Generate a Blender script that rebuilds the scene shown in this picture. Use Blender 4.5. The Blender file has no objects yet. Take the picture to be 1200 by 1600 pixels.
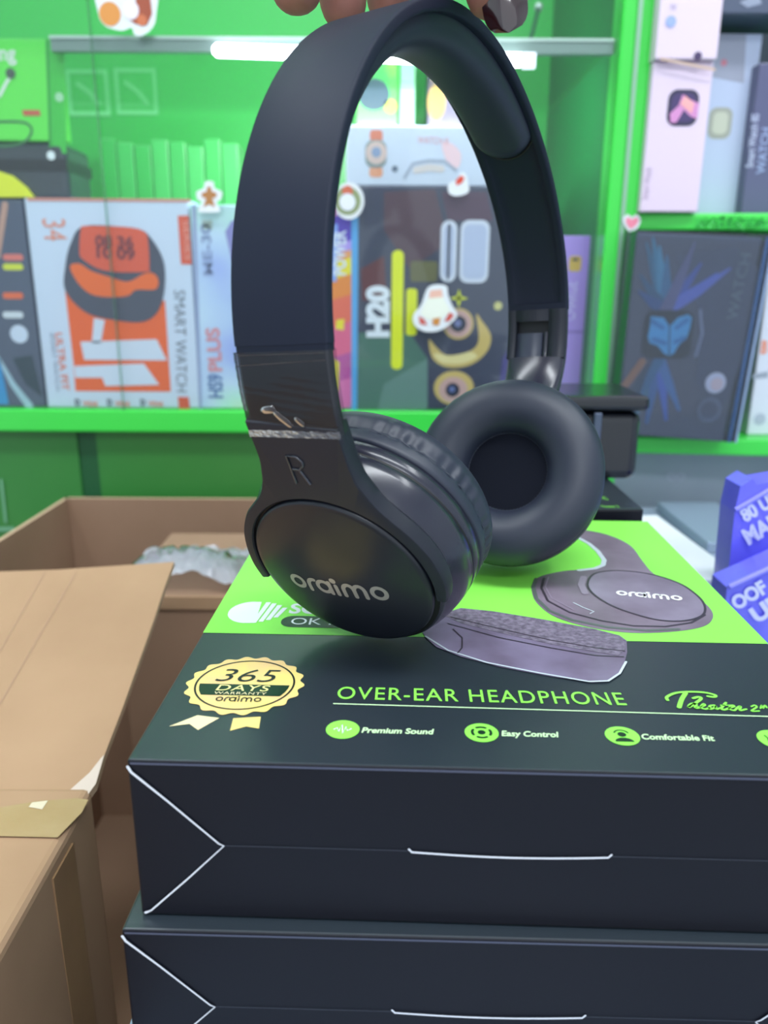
import bpy, bmesh, math, random
from mathutils import Vector as V, Matrix, Quaternion
random.seed(7)
sc = bpy.context.scene
COL = sc.collection
ZT = 1.0                                   # height of the top box's lid above the floor

# ------------------------------------------------------------ camera
FPX, PITCH, ROLL = 1222.726, .28447, .0058354
CAM = V((0, 0, ZT + .12))
_b = V((0, -math.cos(PITCH), math.sin(PITCH)))
_u0 = V((0, math.sin(PITCH), math.cos(PITCH)))
_r0 = V((1, 0, 0))
_r = math.cos(ROLL) * _r0 + math.sin(ROLL) * _u0
_u = -math.sin(ROLL) * _r0 + math.cos(ROLL) * _u0
cd = bpy.data.cameras.new('camera')
cam = bpy.data.objects.new('camera', cd); COL.objects.link(cam)
cam.matrix_world = Matrix(((_r.x, _u.x, _b.x, CAM.x), (_r.y, _u.y, _b.y, CAM.y), (_r.z, _u.z, _b.z, CAM.z), (0, 0, 0, 1)))
cd.sensor_fit = 'VERTICAL'; cd.sensor_height = 36; cd.lens = FPX / 1600 * 36
cd.clip_start = .01; cd.clip_end = 50
cd.dof.use_dof = True; cd.dof.focus_distance = .265; cd.dof.aperture_fstop = 10.5
sc.camera = cam

# ------------------------------------------------------------ world, lights, exposure
w = bpy.data.worlds.new('world'); sc.world = w; w.use_nodes = True
w.node_tree.nodes['Background'].inputs[0].default_value = (.80, .90, 1, 1)
w.node_tree.nodes['Background'].inputs[1].default_value = 1.0
def area(name, loc, sx, sy, power, aim, col=(.9, .95, 1)):
    l = bpy.data.lights.new(name, 'AREA'); l.shape = 'RECTANGLE'; l.size = sx; l.size_y = sy; l.energy = power; l.color = col
    o = bpy.data.objects.new(name, l); COL.objects.link(o); o.location = loc
    o.rotation_euler = (V(aim) - V(loc)).to_track_quat('-Z', 'Y').to_euler(); return o
area('ceiling_lamp_light', (.15, -.25, 2.66), 1.3, .25, 17, (.15, -.1, 0))
area('ceiling_lamp_light', (-.9, .3, 2.66), .25, 1.3, 11, (-.9, .3, 0))
area('ceiling_lamp_light', (1.1, .1, 2.66), .25, 1.3, 11, (1.1, .1, 0))
area('ceiling_lamp_light', (.2, -1.75, 2.66), 1.3, .25, 18, (.1, .3, 1.0))  # fill lamp added behind the viewer to brighten fronts and the inner headband
sc.view_settings.view_transform = 'Standard'; sc.view_settings.look = 'None'
sc.view_settings.exposure = .45; sc.view_settings.gamma = 1; sc.view_settings.use_curve_mapping = False

# ------------------------------------------------------------ helpers: rays and planes
def ray(px, py): return ((px - 600) / FPX) * _r - ((py - 800) / FPX) * _u - _b
def at_d(px, py, d): return CAM + ray(px, py) * d
def hit(px, py, P, n):
    d = ray(px, py); return CAM + d * ((P - CAM).dot(n) / d.dot(n))
class Plane:
    """a flat face: origin, two axes and a normal that faces out; k = layer of print"""
    def __init__(s, O, U, W, eps=.0002):
        s.O = V(O); s.U = V(U).normalized(); s.W = V(W).normalized(); s.N = s.U.cross(s.W).normalized(); s.eps = eps
    def P(s, u, v, k=0): return s.O + s.U * u + s.W * v + s.N * (k * s.eps)
    def px(s, x, y):
        q = hit(x, y, s.O, s.N) - s.O; return (q.dot(s.U), q.dot(s.W))
def face_y(Y, eps=.0003): return Plane((0, Y, ZT), (1, 0, 0), (0, 0, 1), eps)   # U=x, W=z, N=-y

# ------------------------------------------------------------ helpers: materials
def lin(c):
    if isinstance(c, str): c = tuple(int(c[i:i+2], 16) for i in (0, 2, 4))
    return tuple(((x/255)/12.92 if x/255 <= .04045 else ((x/255+.055)/1.055)**2.4) for x in c) + (1,)
MATS = {}
def mat(name, c, rough=.5, metal=0, spec=.5, coat=0, bump=None, var=None, emit=None, trans=0, sheen=0, coat_rough=.1):
    if name in MATS: return MATS[name]
    m = bpy.data.materials.new(name); m.use_nodes = True; nt = m.node_tree; b = nt.nodes['Principled BSDF']
    b.inputs['Base Color'].default_value = lin(c); b.inputs['Roughness'].default_value = rough
    b.inputs['Metallic'].default_value = metal; b.inputs['Specular IOR Level'].default_value = spec
    b.inputs['Coat Weight'].default_value = coat; b.inputs['Coat Roughness'].default_value = coat_rough
    b.inputs['Transmission Weight'].default_value = trans; b.inputs['Sheen Weight'].default_value = sheen
    tc = nt.nodes.new('ShaderNodeTexCoord')
    if bump:
        n = nt.nodes.new('ShaderNodeTexNoise'); n.inputs['Scale'].default_value = bump[0]; n.inputs['Detail'].default_value = 4
        bp = nt.nodes.new('ShaderNodeBump'); bp.inputs['Strength'].default_value = bump[1]; bp.inputs['Distance'].default_value = bump[2]
        nt.links.new(tc.outputs['Object'], n.inputs['Vector']); nt.links.new(n.outputs['Fac'], bp.inputs['Height']); nt.links.new(bp.outputs['Normal'], b.inputs['Normal'])
    if var:    # (scale, other colour, amount)
        n = nt.nodes.new('ShaderNodeTexNoise'); n.inputs['Scale'].default_value = var[0]; n.inputs['Detail'].default_value = 5
        mx = nt.nodes.new('ShaderNodeMix'); mx.data_type = 'RGBA'; mx.inputs['A'].default_value = lin(c); mx.inputs['B'].default_value = lin(var[1])
        mr = nt.nodes.new('ShaderNodeMapRange'); mr.inputs['From Min'].default_value = .35; mr.inputs['From Max'].default_value = .68; mr.inputs['To Max'].default_value = var[2]
        nt.links.new(tc.outputs['Object'], n.inputs['Vector']); nt.links.new(n.outputs['Fac'], mr.inputs['Value']); nt.links.new(mr.outputs['Result'], mx.inputs['Factor']); nt.links.new(mx.outputs['Result'], b.inputs['Base Color'])
    if emit: b.inputs['Emission Color'].default_value = lin(emit[0]); b.inputs['Emission Strength'].default_value = emit[1]
    MATS[name] = m; return m
def clear_mat(name, tint, gloss, rough=.02, haze=0, hazecol='ffffff', bump=None):
    """thin clear sheet: transparent, a little diffuse haze, and a mirror that grows at grazing angles"""
    if name in MATS: return MATS[name]
    m = bpy.data.materials.new(name); m.use_nodes = True; nt = m.node_tree; nt.nodes.clear()
    out = nt.nodes.new('ShaderNodeOutputMaterial'); t = nt.nodes.new('ShaderNodeBsdfTransparent'); t.inputs[0].default_value = lin(tint)
    g = nt.nodes.new('ShaderNodeBsdfGlossy'); g.inputs['Roughness'].default_value = rough
    d = nt.nodes.new('ShaderNodeBsdfDiffuse'); d.inputs[0].default_value = lin(hazecol)
    m1 = nt.nodes.new('ShaderNodeMixShader'); m1.inputs[0].default_value = haze
    m2 = nt.nodes.new('ShaderNodeMixShader'); fr = nt.nodes.new('ShaderNodeFresnel'); fr.inputs[0].default_value = 1.45
    mu = nt.nodes.new('ShaderNodeMath'); mu.operation = 'MULTIPLY'; mu.inputs[1].default_value = gloss; mu.use_clamp = True
    L = nt.links.new
    L(t.outputs[0], m1.inputs[1]); L(d.outputs[0], m1.inputs[2]); L(m1.outputs[0], m2.inputs[1]); L(g.outputs[0], m2.inputs[2])
    L(fr.outputs[0], mu.inputs[0]); L(mu.outputs[0], m2.inputs[0]); L(m2.outputs[0], out.inputs[0])
    if bump:
        n = nt.nodes.new('ShaderNodeTexNoise'); n.inputs['Scale'].default_value = bump[0]; n.inputs['Detail'].default_value = 3
        tc = nt.nodes.new('ShaderNodeTexCoord'); bp = nt.nodes.new('ShaderNodeBump'); bp.inputs['Strength'].default_value = bump[1]; bp.inputs['Distance'].default_value = bump[2]
        L(tc.outputs['Object'], n.inputs['Vector']); L(n.outputs['Fac'], bp.inputs['Height']); L(bp.outputs['Normal'], g.inputs['Normal']); L(bp.outputs['Normal'], d.inputs['Normal'])
    MATS[name] = m; return m
def ink(c, rough=.45, spec=.4): return mat('ink_' + c, c, rough, spec=spec)

# ------------------------------------------------------------ helpers: meshes
class MB:
    def __init__(s): s.v = []; s.f = []; s.m = []; s.s = []; s.mats = []
    def mi(s, m):
        if m not in s.mats: s.mats.append(m)
        return s.mats.index(m)
    def face(s, pts, m, smooth=False):
        i = len(s.v); s.v += [tuple(p) for p in pts]; s.f.append(list(range(i, i + len(pts)))); s.m.append(s.mi(m)); s.s.append(smooth)
    def grid(s, rows, m, closed=False, smooth=True, mfun=None):
        i0 = len(s.v); n = len(rows[0])
        for r in rows: s.v += [tuple(p) for p in r]
        k = s.mi(m) if m else 0
        for a in range(len(rows) - 1):
            for b in range(n if closed else n - 1):
                c = (b + 1) % n
                s.f.append([i0 + a*n + b, i0 + a*n + c, i0 + (a+1)*n + c, i0 + (a+1)*n + b]); s.m.append(s.mi(mfun(a, b)) if mfun else k); s.s.append(smooth)
    def hexa(s, p, m, mtop=None):
        """p = 8 points: bottom ring 0-3 (counter-clockwise from above), top ring 4-7"""
        i = len(s.v); s.v += [tuple(q) for q in p]; k = s.mi(m); kt = s.mi(mtop) if mtop else k
        for f, kk in (([3, 2, 1, 0], k), ([4, 5, 6, 7], kt), ([0, 1, 5, 4], k), ([1, 2, 6, 5], k), ([2, 3, 7, 6], k), ([3, 0, 4, 7], k)):
            s.f.append([i + j for j in f]); s.m.append(kk); s.s.append(False)
    def box(s, x0, x1, y0, y1, z0, z1, m, mtop=None):
        s.hexa([(x0,y0,z0),(x1,y0,z0),(x1,y1,z0),(x0,y1,z0),(x0,y0,z1),(x1,y0,z1),(x1,y1,z1),(x0,y1,z1)], m, mtop)
    def tube(s, pts, rad, m, n=10, cap=True):
        pts = [V(p) for p in pts]; rows = []; up = None
        for i, p in enumerate(pts):
            t = (pts[min(i+1, len(pts)-1)] - pts[max(i-1, 0)]).normalized()
            if up is None: up = t.orthogonal().normalized()
            up = (up - t * up.dot(t)).normalized(); sd = t.cross(up); r = rad[i] if isinstance(rad, (list, tuple)) else rad
            rows.append([p + (up * math.cos(a) + sd * math.sin(a)) * r for a in [2*math.pi*j/n for j in range(n)]])
        s.grid(rows, m, closed=True)
        if cap: s.face(rows[0][::-1], m); s.face(rows[-1], m)
    # ---- flat print on a Plane
    def poly(s, pl, pts, m, k=1): s.face([pl.P(u, v, k) for u, v in pts], m)
    def pxpoly(s, pl, pts, m, k=1, soft=False):
        P = [pl.px(*p) for p in pts]
        if soft: P = [(q.x, q.y) for q in spline([(a, b, 0) for a, b in P], 5, True)]
        s.poly(pl, P, m, k)
    def disc(s, pl, c, r, m, k=1, n=40, ry=None, a0=0): s.poly(pl, [(c[0] + r*math.cos(2*math.pi*i/n + a0), c[1] + (ry or r)*math.sin(2*math.pi*i/n + a0)) for i in range(n)], m, k)
    def stroke(s, pl, pts, wd, m, k=1, closed=False, ends=True):
        """ribbon of width wd (number or one per point) with round ends"""
        n = len(pts); W = wd if isinstance(wd, (list, tuple)) else [wd]*n
        P = [V((p[0], p[1])) for p in pts]; L = []; R = []
        for i in range(n):
            a = P[i-1] if (i > 0 or closed) else P[i]; b = P[(i+1) % n] if (i < n-1 or closed) else P[i]
            t = (b - a); t = t.normalized() if t.length > 1e-9 else V((1, 0)); nn = V((-t.y, t.x)) * W[i] / 2
            L.append(P[i] + nn); R.append(P[i] - nn)
        rng = range(n if closed else n - 1)
        for i in rng:
            j = (i + 1) % n; s.face([pl.P(*L[i], k), pl.P(*R[i], k), pl.P(*R[j], k), pl.P(*L[j], k)], m)
        if ends and not closed:
            for i in (0, n-1): s.disc(pl, P[i], W[i]/2, m, k + .04, 12)
    def rrect(s, pl, u0, v0, u1, v1, r, m, k=1):
        pts = []
        for cx, cy, a in ((u1-r, v1-r, 0), (u0+r, v1-r, 90), (u0+r, v0+r, 180), (u1-r, v0+r, 270)):
            for i in range(6): t = math.radians(a + 18*i); pts.append((cx + r*math.cos(t), cy + r*math.sin(t)))
        s.poly(pl, pts, m, k)
    def text(s, pl, body, A, B, h, m, k=1, shear=0, bold=0, font_space=1):
        """text from A to B (plane units) on a baseline, cap height h"""
        cu = bpy.data.curves.new('lettering', 'FONT'); cu.body = body; cu.size = 1; cu.shear = shear; cu.offset = bold; cu.space_character = font_space; cu.resolution_u = 4
        ob = bpy.data.objects.new('lettering', cu); me = bpy.data.meshes.new_from_object(ob)
        if not me.vertices: return
        xs = [q.co.x for q in me.vertices]; x0, x1 = min(xs), max(xs)
        A = V(A); B = V(B); d = (B - A); L = d.length; d.normalize(); nn = V((-d.y, d.x)); sx = L / (x1 - x0); sy = h / .70
        i0 = len(s.v)
        for q in me.vertices:
            p = A + d * ((q.co.x - x0) * sx) + nn * (q.co.y * sy); s.v.append(tuple(pl.P(p.x, p.y, k)))
        kk = s.mi(m)
        for f in me.polygons: s.f.append([i0 + j for j in f.vertices]); s.m.append(kk); s.s.append(False)
        bpy.data.objects.remove(ob); bpy.data.meshes.remove(me); bpy.data.curves.remove(cu)
    def pxtext(s, pl, body, a, b, h, m, k=1, **kw): s.text(pl, body, pl.px(*a), pl.px(*b), h, m, k, **kw)
    def build(s, name, parent=None, bevel=0, seg=2, weld=False, recalc=False):
        me = bpy.data.meshes.new(name); me.from_pydata(s.v, [], s.f); me.update()
        for m in s.mats: me.materials.append(m)
        for p, a, b in zip(me.polygons, s.m, s.s): p.material_index = a; p.use_smooth = b
        if weld or recalc:
            bm = bmesh.new(); bm.from_mesh(me)
            if weld: bmesh.ops.remove_doubles(bm, verts=bm.verts, dist=1e-6)
            bmesh.ops.recalc_face_normals(bm, faces=bm.faces); bm.to_mesh(me); bm.free()
        o = bpy.data.objects.new(name, me); COL.objects.link(o)
        if parent is not None:
            o.parent = parent; o.matrix_parent_inverse = world_of(parent).inverted()
        if bevel:
            md = o.modifiers.new('bevel', 'BEVEL'); md.width = bevel; md.segments = seg; md.limit_method = 'ANGLE'; md.angle_limit = math.radians(40)
        return o
def world_of(o):
    m = Matrix.LocRotScale(o.location, o.rotation_euler, o.scale)
    return (world_of(o.parent) @ o.matrix_parent_inverse @ m) if o.parent else m
def tag(o, label=None, cat=None, group=None, kind=None):
    if label: o['label'] = label
    if cat: o['category'] = cat
    if group: o['group'] = group
    if kind: o['kind'] = kind
    return o
def thing(name, label, cat, loc, group=None):
    o = bpy.data.objects.new(name, None); COL.objects.link(o); o.location = loc; o.empty_display_size = .02
    return tag(o, label, cat, group)
def spline(pts, n=8, closed=False):
    P = [V(p) for p in pts]; out = []; N = len(P)
    for i in range(N if closed else N - 1):
        g = (lambda j: P[j % N]) if closed else (lambda j: P[max(0, min(N-1, j))])
        a, b, c, d = g(i-1), g(i), g(i+1), g(i+2)
        for t in [j/n for j in range(n)]:
            out.append(.5*((2*b) + (c-a)*t + (2*a-5*b+4*c-d)*t*t + (3*b-a-3*c+d)*t**3))
    if not closed: out.append(P[-1])
    return out

# ============================================================ SETTING
GREEN = mat('green_panel', '38c450', .32, spec=.5, var=(3, '30b446', .5))
GREEN_B = mat('green_board', '3ed44a', .3, spec=.5)
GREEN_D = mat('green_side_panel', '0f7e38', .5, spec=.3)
GREEN_L = mat('green_lower_panel', '3c8438', .4, var=(4, '2c7a34', .8))
def struct(name, mb, **k): o = mb.build(name, **k); o['kind'] = 'structure'; return o
mb = MB(); mb.box(-2.2, 2.4, -2.2, 1.35, -.05, 0, mat('floor_tile', 'b9bcc0', .35, bump=(8, .1, .002))); struct('floor', mb)
mb = MB(); mb.box(-2.2, 2.4, -2.2, 1.35, 2.75, 2.8, mat('ceiling_paint', 'f0f2f5', .8)); struct('ceiling', mb)
WALLM = mat('wall_paint', 'd9dfe4', .7, bump=(40, .1, .001))
mb = MB(); mb.box(-2.2, 2.4, 1.3, 1.35, 0, 2.75, WALLM); struct('wall_back', mb)
mb = MB(); mb.box(-2.25, -2.2, -2.2, 1.35, 0, 2.75, WALLM); struct('wall_left', mb)
mb = MB(); mb.box(2.4, 2.45, -2.2, 1.35, 0, 2.75, WALLM); struct('wall_right', mb)

# ============================================================ DISPLAY CABINET
YF = .78            # front of the cabinet
cab = thing('display_cabinet', 'bright green display cabinet with shelves full of gadget boxes along the back wall', 'cabinet', (0, .9, 0))
cx0, cx1 = -1.2, 1.3
pf = face_y(YF)
px0, px1 = .206, .236          # upright between the two bays
mb = MB(); mb.box(cx0, px0, YF, 1.10, ZT-.026, ZT-.003, GREEN_B); mb.build('shelf_board', cab, bevel=.002)
mb = MB(); mb.hexa([(px1, YF, ZT-.044), (cx1, YF-.10, ZT-.044), (cx1, 1.1, ZT-.044), (px1, 1.1, ZT-.044), (px1, YF, ZT-.027), (cx1, YF-.10, ZT-.027), (cx1, 1.1, ZT-.027), (px1, 1.1, ZT-.027)], GREEN_B); mb.build('shelf_board', cab, bevel=.002)
mb = MB(); mb.hexa([(px1, YF, ZT+.169), (cx1, YF-.10, ZT+.169), (cx1, 1.1, ZT+.169), (px1, 1.1, ZT+.169), (px1, YF, ZT+.184), (cx1, YF-.10, ZT+.184), (cx1, 1.1, ZT+.184), (px1, 1.1, ZT+.184)], GREEN_B); mb.build('shelf_board', cab, bevel=.002)
mb = MB(); mb.box(px0, px1, YF-.002, 1.10, ZT-.30, ZT+.9, GREEN_B); mb.build('upright', cab, bevel=.002)
mb = MB(); mb.box(px0+.0125, px0+.0165, YF-.0045, YF-.002, ZT-.02, ZT+.9, mat('track_metal', '8fb89a', .3, .6)); mb.build('door_track', cab)
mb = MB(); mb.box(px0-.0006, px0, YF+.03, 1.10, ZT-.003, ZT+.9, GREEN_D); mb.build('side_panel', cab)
mb = MB(); mb.box(cx0, px0, 1.10, 1.115, ZT-.40, ZT+.9, GREEN); mb.build('back_panel', cab)
mb = MB(); mb.box(px1, cx1, 1.10, 1.115, ZT-.027, ZT+.9, mat('dark_bay_back', '1b2a3c', .5)); mb.build('back_panel', cab)
mb = MB(); mb.box(cx0, px0, .80, .812, 0, ZT-.026, GREEN_L)
mb.box(cx0, -.318, .797, .80, 0, ZT-.026, GREEN_L); mb.box(-.298, px0, .797, .80, 0, ZT-.026, GREEN_L); mb.box(-.318, -.298, .799, .8005, 0, ZT-.026, mat('panel_gap', '14562c', .5))
mb.build('lower_panel', cab)
mb = MB(); mb.box(px1, cx1, .83, .845, 0, ZT-.044, mat('grey_lower_panel', 'b4c0d2', .3, bump=(4, .2, .004), var=(6, '9aa8be', .8))); mb.build('lower_panel', cab)
for x in (cx0, cx1):
    mb = MB(); mb.box(x-.015, x+.015, YF, 1.115, 0, ZT+.9, GREEN_B); mb.build('upright', cab)
mb = MB(); mb.box(cx0, cx1, YF, 1.115, ZT+.88, ZT+.90, GREEN_B); mb.build('top_board', cab)
# glass shelf with its bright edge; added glowing tube stands for the reflection
mb = MB(); mb.box(cx0+.02, px0-.002, .80, 1.09, ZT+.326, ZT+.331, clear_mat('shelf_glass', 'f6fff9', .35, .03)); mb.build('glass_shelf', cab)
mb = MB(); mb.box(-.302, px0-.002, .792, .7995, ZT+.319, ZT+.331, mat('shelf_rail', '7d8f8a', .35, .5)); mb.box(-.302, px0-.002, .790, .792, ZT+.3285, ZT+.331, mat('rail_lip', 'b9c9c2', .3, .6)); mb.build('shelf_rail', cab)
glintm = mat('tube_glow', 'ffffff', .4, emit=('eef2ff', 9))
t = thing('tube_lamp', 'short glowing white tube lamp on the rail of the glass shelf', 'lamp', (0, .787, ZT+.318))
mb = MB(); mb.tube([(-.155, .787, ZT+.319), (-.152, .787, ZT+.319), (.12, .787, ZT+.3125), (.123, .787, ZT+.3125)], [.003, .0055, .0055, .003], glintm, 12); mb.build('lit_tube', t)
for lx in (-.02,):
    l_ = area('tube_lamp_light', (lx, .80, ZT+.314), .27, .02, .9, (lx, 1.05, ZT+.10)); l_.parent = t; l_.matrix_parent_inverse = Matrix.Translation(-t.location)  # fill light added to brighten the inside of the cabinet
mb = MB(); mb.box(.122, .133, .784, .79, ZT+.306, ZT+.318, mat('lamp_socket', 'e8ecf4', .2, emit=('dfe6ff', 1.0))); mb.build('end_cap', t)  # bright end of the reflection, made as a glowing block
# sliding glass
glass = clear_mat('door_glass', 'fcfffd', .45, .02, .012, 'cfe6ff')
mb = MB(); mb.box(cx0+.02, px0-.001, .7815, .7845, ZT-.003, ZT+.87, glass); mb.build('sliding_glass', cab)
mb = MB(); mb.box(-.262, -.2605, .7800, .7815, ZT-.003, ZT+.87, clear_mat('glass_seam', 'b4d8c4', 1, .1, .15, '9fc7b0')); mb.build('glass_seam', cab)

# ============================================================ COUNTER (glass topped)
ct = thing('glass_counter', 'grey glass-topped counter under the stack of headphone boxes', 'counter', (.5, .45, 0))
CZ = ZT - .0996
mb = MB(); mb.box(-.078, 1.3, .10, .775, CZ-.012, CZ, mat('counter_glass', 'a4b2c6', .14, spec=.7, coat=.6, var=(9, '75869c', .8))); mb.build('counter_top', ct, bevel=.0015)
mb = MB(); mb.box(-.07, 1.29, .12, .76, 0, CZ-.012, mat('counter_body', 'a9b4bf', .5)); mb.build('counter_body', ct)

# ============================================================ HEADPHONE CARTONS (stack)
BA = -.0320797
BW, BD, BH = .1991, .2241, .0495
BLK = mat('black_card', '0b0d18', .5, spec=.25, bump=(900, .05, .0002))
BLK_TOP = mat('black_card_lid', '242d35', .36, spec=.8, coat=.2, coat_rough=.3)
LIME = mat('lime_print', '8cee58', .38, spec=.4)
WHT_EDGE = mat('white_card_core', 'dfe1e8', .7)
LG = mat('lime_ink', '8ff058', .4)
LGW = mat('pale_lime_ink', 'd2f7c0', .4)
WI = mat('white_ink', 'eef2f8', .4)
GOLD = mat('gold_foil_print', 'ecc48a', .4, 0, var=(70, 'efd97a', 1.0))
GOLD2 = mat('gold_print_pale', 'fbe6b6', .35, .15)
DKG = mat('dark_green_ink', '12301f', .4)
BI = mat('black_ink', '14181c', .4)

def arc(cx, cy, r, a0, a1, n=14, ry=None):
    return [(cx + r*math.cos(math.radians(a0 + (a1-a0)*i/n)), cy + (ry or r)*math.sin(math.radians(a0 + (a1-a0)*i/n))) for i in range(n+1)]
def wordmark(mb, pl, A, B, h, m, k=1, w=.2):
    """rounded lower-case wordmark 'oraimo' from A to B, x-height h"""
    A = V(A); B = V(B); d = B - A; L = d.length; d.normalize(); n = V((-d.y, d.x)); U = 6.38; sx = L / U
    def T(pts): return [tuple(A + d*(x*sx) + n*(y*h)) for x, y in pts]
    wd = w * (sx + h) / 2
    def S(pts, cl=False): mb.stroke(pl, T(pts), wd, m, k, closed=cl)
    r = .42
    for cx in (.5, 5.88): S(arc(cx, .5, r, 0, 345, 23), True)
    S([(1.30, .02), (1.30, .45)] + arc(1.70, .45, .40, 180, 80, 8, .47))
    S(arc(2.35, .5, r, 0, 345, 23), True); S([(2.77, .92), (2.77, .02)])
    S([(3.20, .72), (3.20, .02)]); mb.disc(pl, T([(3.12, 1.10)])[0], wd*.80, m, k, 18)
    S([(3.66, .02), (3.66, .5)] + arc(4.0, .5, .34, 180, 0, 12, .42) + [(4.34, .02)])
    S([(4.34, .5)] + arc(4.68, .5, .34, 180, 0, 12, .42) + [(5.02, .02)])

def box_frame(x0, y0, a, ztop):
    ex = V((math.cos(a), math.sin(a), 0)); ey = V((-math.sin(a), math.cos(a), 0)); return V((x0, y0, ztop)), ex, ey
def headphone_box(x0, y0, a, ztop, label, name='headphone_box', with_print=True):
    o, ex, ey = box_frame(x0, y0, a, ztop); k = V((0, 0, -1))
    t = thing(name, label, 'box', o + ex*BW/2 + ey*BD/2 + k*BH, None)
    mb = MB(); Q = lambda u, v, z: o + ex*u + ey*v + k*z
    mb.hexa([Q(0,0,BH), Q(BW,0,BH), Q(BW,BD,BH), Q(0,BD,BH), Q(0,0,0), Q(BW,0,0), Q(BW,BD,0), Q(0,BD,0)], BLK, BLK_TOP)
    mb.build('carton', t, bevel=.0009, seg=3)
    # the tucked end: side triangles and the closing line, each with its white cut edge
    fp = Plane(Q(0, 0, BH), ex, V((0, 0, 1)), .00012)
    for s in (0, 1):
        X = (lambda u: u) if s == 0 else (lambda u: BW - u)
        mb = MB(); mb.poly(fp, [(X(.0009), .0475), (X(.0009), .0012), (X(.0242), .0240)][::(1 if s == 0 else -1)], BLK, 2)
        mb.stroke(fp, [(X(.0004), .0478), (X(.0012), .0462), (X(.0100), .0378), (X(.0232), .0246), (X(.0245), .0240)], [.0008, .0007, .00055, .00045, .0003], WHT_EDGE, 4)
        mb.stroke(fp, [(X(.0245), .0240), (X(.0140), .0130), (X(.0030), .0020), (X(.0014), .0012)], [.0003, .00045, .0005, .0008], WHT_EDGE, 4)
        mb.build('side_flap', t)
    mb = MB()
    mb.stroke(fp, [(.0245, .0240), (.0745, .0240)], .00016, mat('flap_line', '3b404c', .6), 3); mb.stroke(fp, [(.1275, .0240), (BW-.0245, .0240)], .00016, mat('flap_line', '3b404c', .6), 3)
    mb.stroke(fp, [(.0742, .0246), (.0750, .0237)] + [(.0750 + .0525*i/10, .0237 - .0009*math.sin(math.pi*i/10)) for i in range(1, 10)] + [(.1270, .0237), (.1278, .0246)], .00055, WHT_EDGE, 4)
    mb.build('tuck_slot', t)
    mb = MB()      # pale worn front rim of the lid
    mb.stroke(fp, [(.001, BH-.0008), (BW-.001, BH-.0008)], .0006, mat('worn_rim', '4a4e62', .5), 2, ends=False); mb.build('worn_edge', t)
    if not with_print: return t
    lp = Plane(o, ex, ey, .00010); P = lp.px
    mb = MB(); mb.poly(lp, [(.0002, .0776), (BW-.0002, .0776), (BW-.0002, BD-.0004), (.0002, BD-.0004)], LIME, 1)
    # maker's round emblem and the half hidden words
    mb.poly(lp, [(.0052, .0962)] + [(.0135 - .0083*math.cos(t_), .0962 + .0100*math.sin(t_)) for t_ in [math.radians(a_) for a_ in range(15, 95, 10)]] + [(.0160, .1062), (.0165, .0985)] + [(.0170, .0865)] + [(.0135 - .0083*math.cos(t_), .0962 - .0100*math.sin(t_)) for t_ in [math.radians(a_) for a_ in range(85, 5, -10)]], WI, 2)
    for i_ in range(4):
        bx = .0158 + i_*.0024; hh = (.0096, .0086, .0070, .0046)[i_]; mb.poly(lp, [(bx, .0962-hh), (bx+.0017, .0962-hh), (bx+.0040, .0962+hh), (bx+.0021, .0962+hh)], WI, 2.4)
    mb.rrect(lp, .0265, .0835, .062, .0935, .0045, DKG, 2); mb.text(lp, 'OK FEEL', (.0302, .0858), (.059, .0858), .0058, WI, 3)
    mb.text(lp, 'SOUND', (.0280, .0960), (.062, .0960), .009, WI, 2, bold=.03)
    mb.build('lid_print', t)
    # picture of the headphones
    H1 = mat('picture_plum', '6d5f6e', .3, var=(40, '8d7f90', .8)); H2 = mat('picture_plum_dark', '3b343f', .3); H3 = mat('picture_plum_light', '96889c', .3); H4 = mat('picture_grey', '5b6460', .3); H5 = mat('picture_rim', 'c9d3dc', .3)
    mb = MB()
    band = [(800,818),(860,822),(922,830),(955,838),(985,853),(1003,876),(1020,896),(1045,908),(1075,925),(1100,942),(1113,957),(1112,970),(1098,980),(1060,987),(1000,990),(950,986),(900,976),(862,962),(838,942),(831,925),(832,912),(845,901),(880,893),(915,890),(938,884),(942,874),(932,860),(915,848),(880,835),(800,828)]
    mb.poly(lp, [(q.x, q.y) for q in spline([(*P(*q), 0) for q in band], 4, True)], H1, 2)
    mb.stroke(lp, [P(*q) for q in [(905,842),(920,850),(934,862),(944,876),(942,884),(930,889),(905,892)]], .0022, H5, 3)
    mb.stroke(lp, [P(*q) for q in [(838,905),(833,918),(838,936),(858,955),(895,970),(950,981),(1010,986),(1060,984)]], .0016, H4, 3)
    mb.stroke(lp, [P(*q) for q in [(850,904),(846,920),(856,940),(890,958),(940,971),(990,979),(1040,980),(1080,974),(1101,962)]], .0010, H2, 3.4)
    mb.stroke(lp, [P(*q) for q in [(857,903),(852,918),(862,936),(896,954)]], .0005, H3, 3.8)
    ell = [P(*q) for q in [(925,900),(918,915),(928,930),(955,947),(990,960),(1030,970),(1070,971),(1098,962),(1100,945),(1085,928),(1060,912),(1020,899),(975,893),(942,894)]]
    ell = [(q.x, q.y) for q in spline([(a_, b_, 0) for a_, b_ in ell], 5, True)]
    mb.poly(lp, ell, mat('picture_cap', '75687a', .3, var=(30, '9b90a6', .9)), 3); mb.stroke(lp, ell, .0009, H2, 3.9, closed=True)
    mb.stroke(lp, [P(*q) for q in [(912,903),(908,915),(914,928)]], .0028, H3, 4)
    mb.stroke(lp, [P(*q) for q in [(896,943),(910,950),(928,957),(922,960)]], .0005, H5, 4)
    wordmark(mb, lp, P(964, 931), P(1066, 940), .0046, mat('picture_white', 'ffffff', .4), 5, .26)
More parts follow.
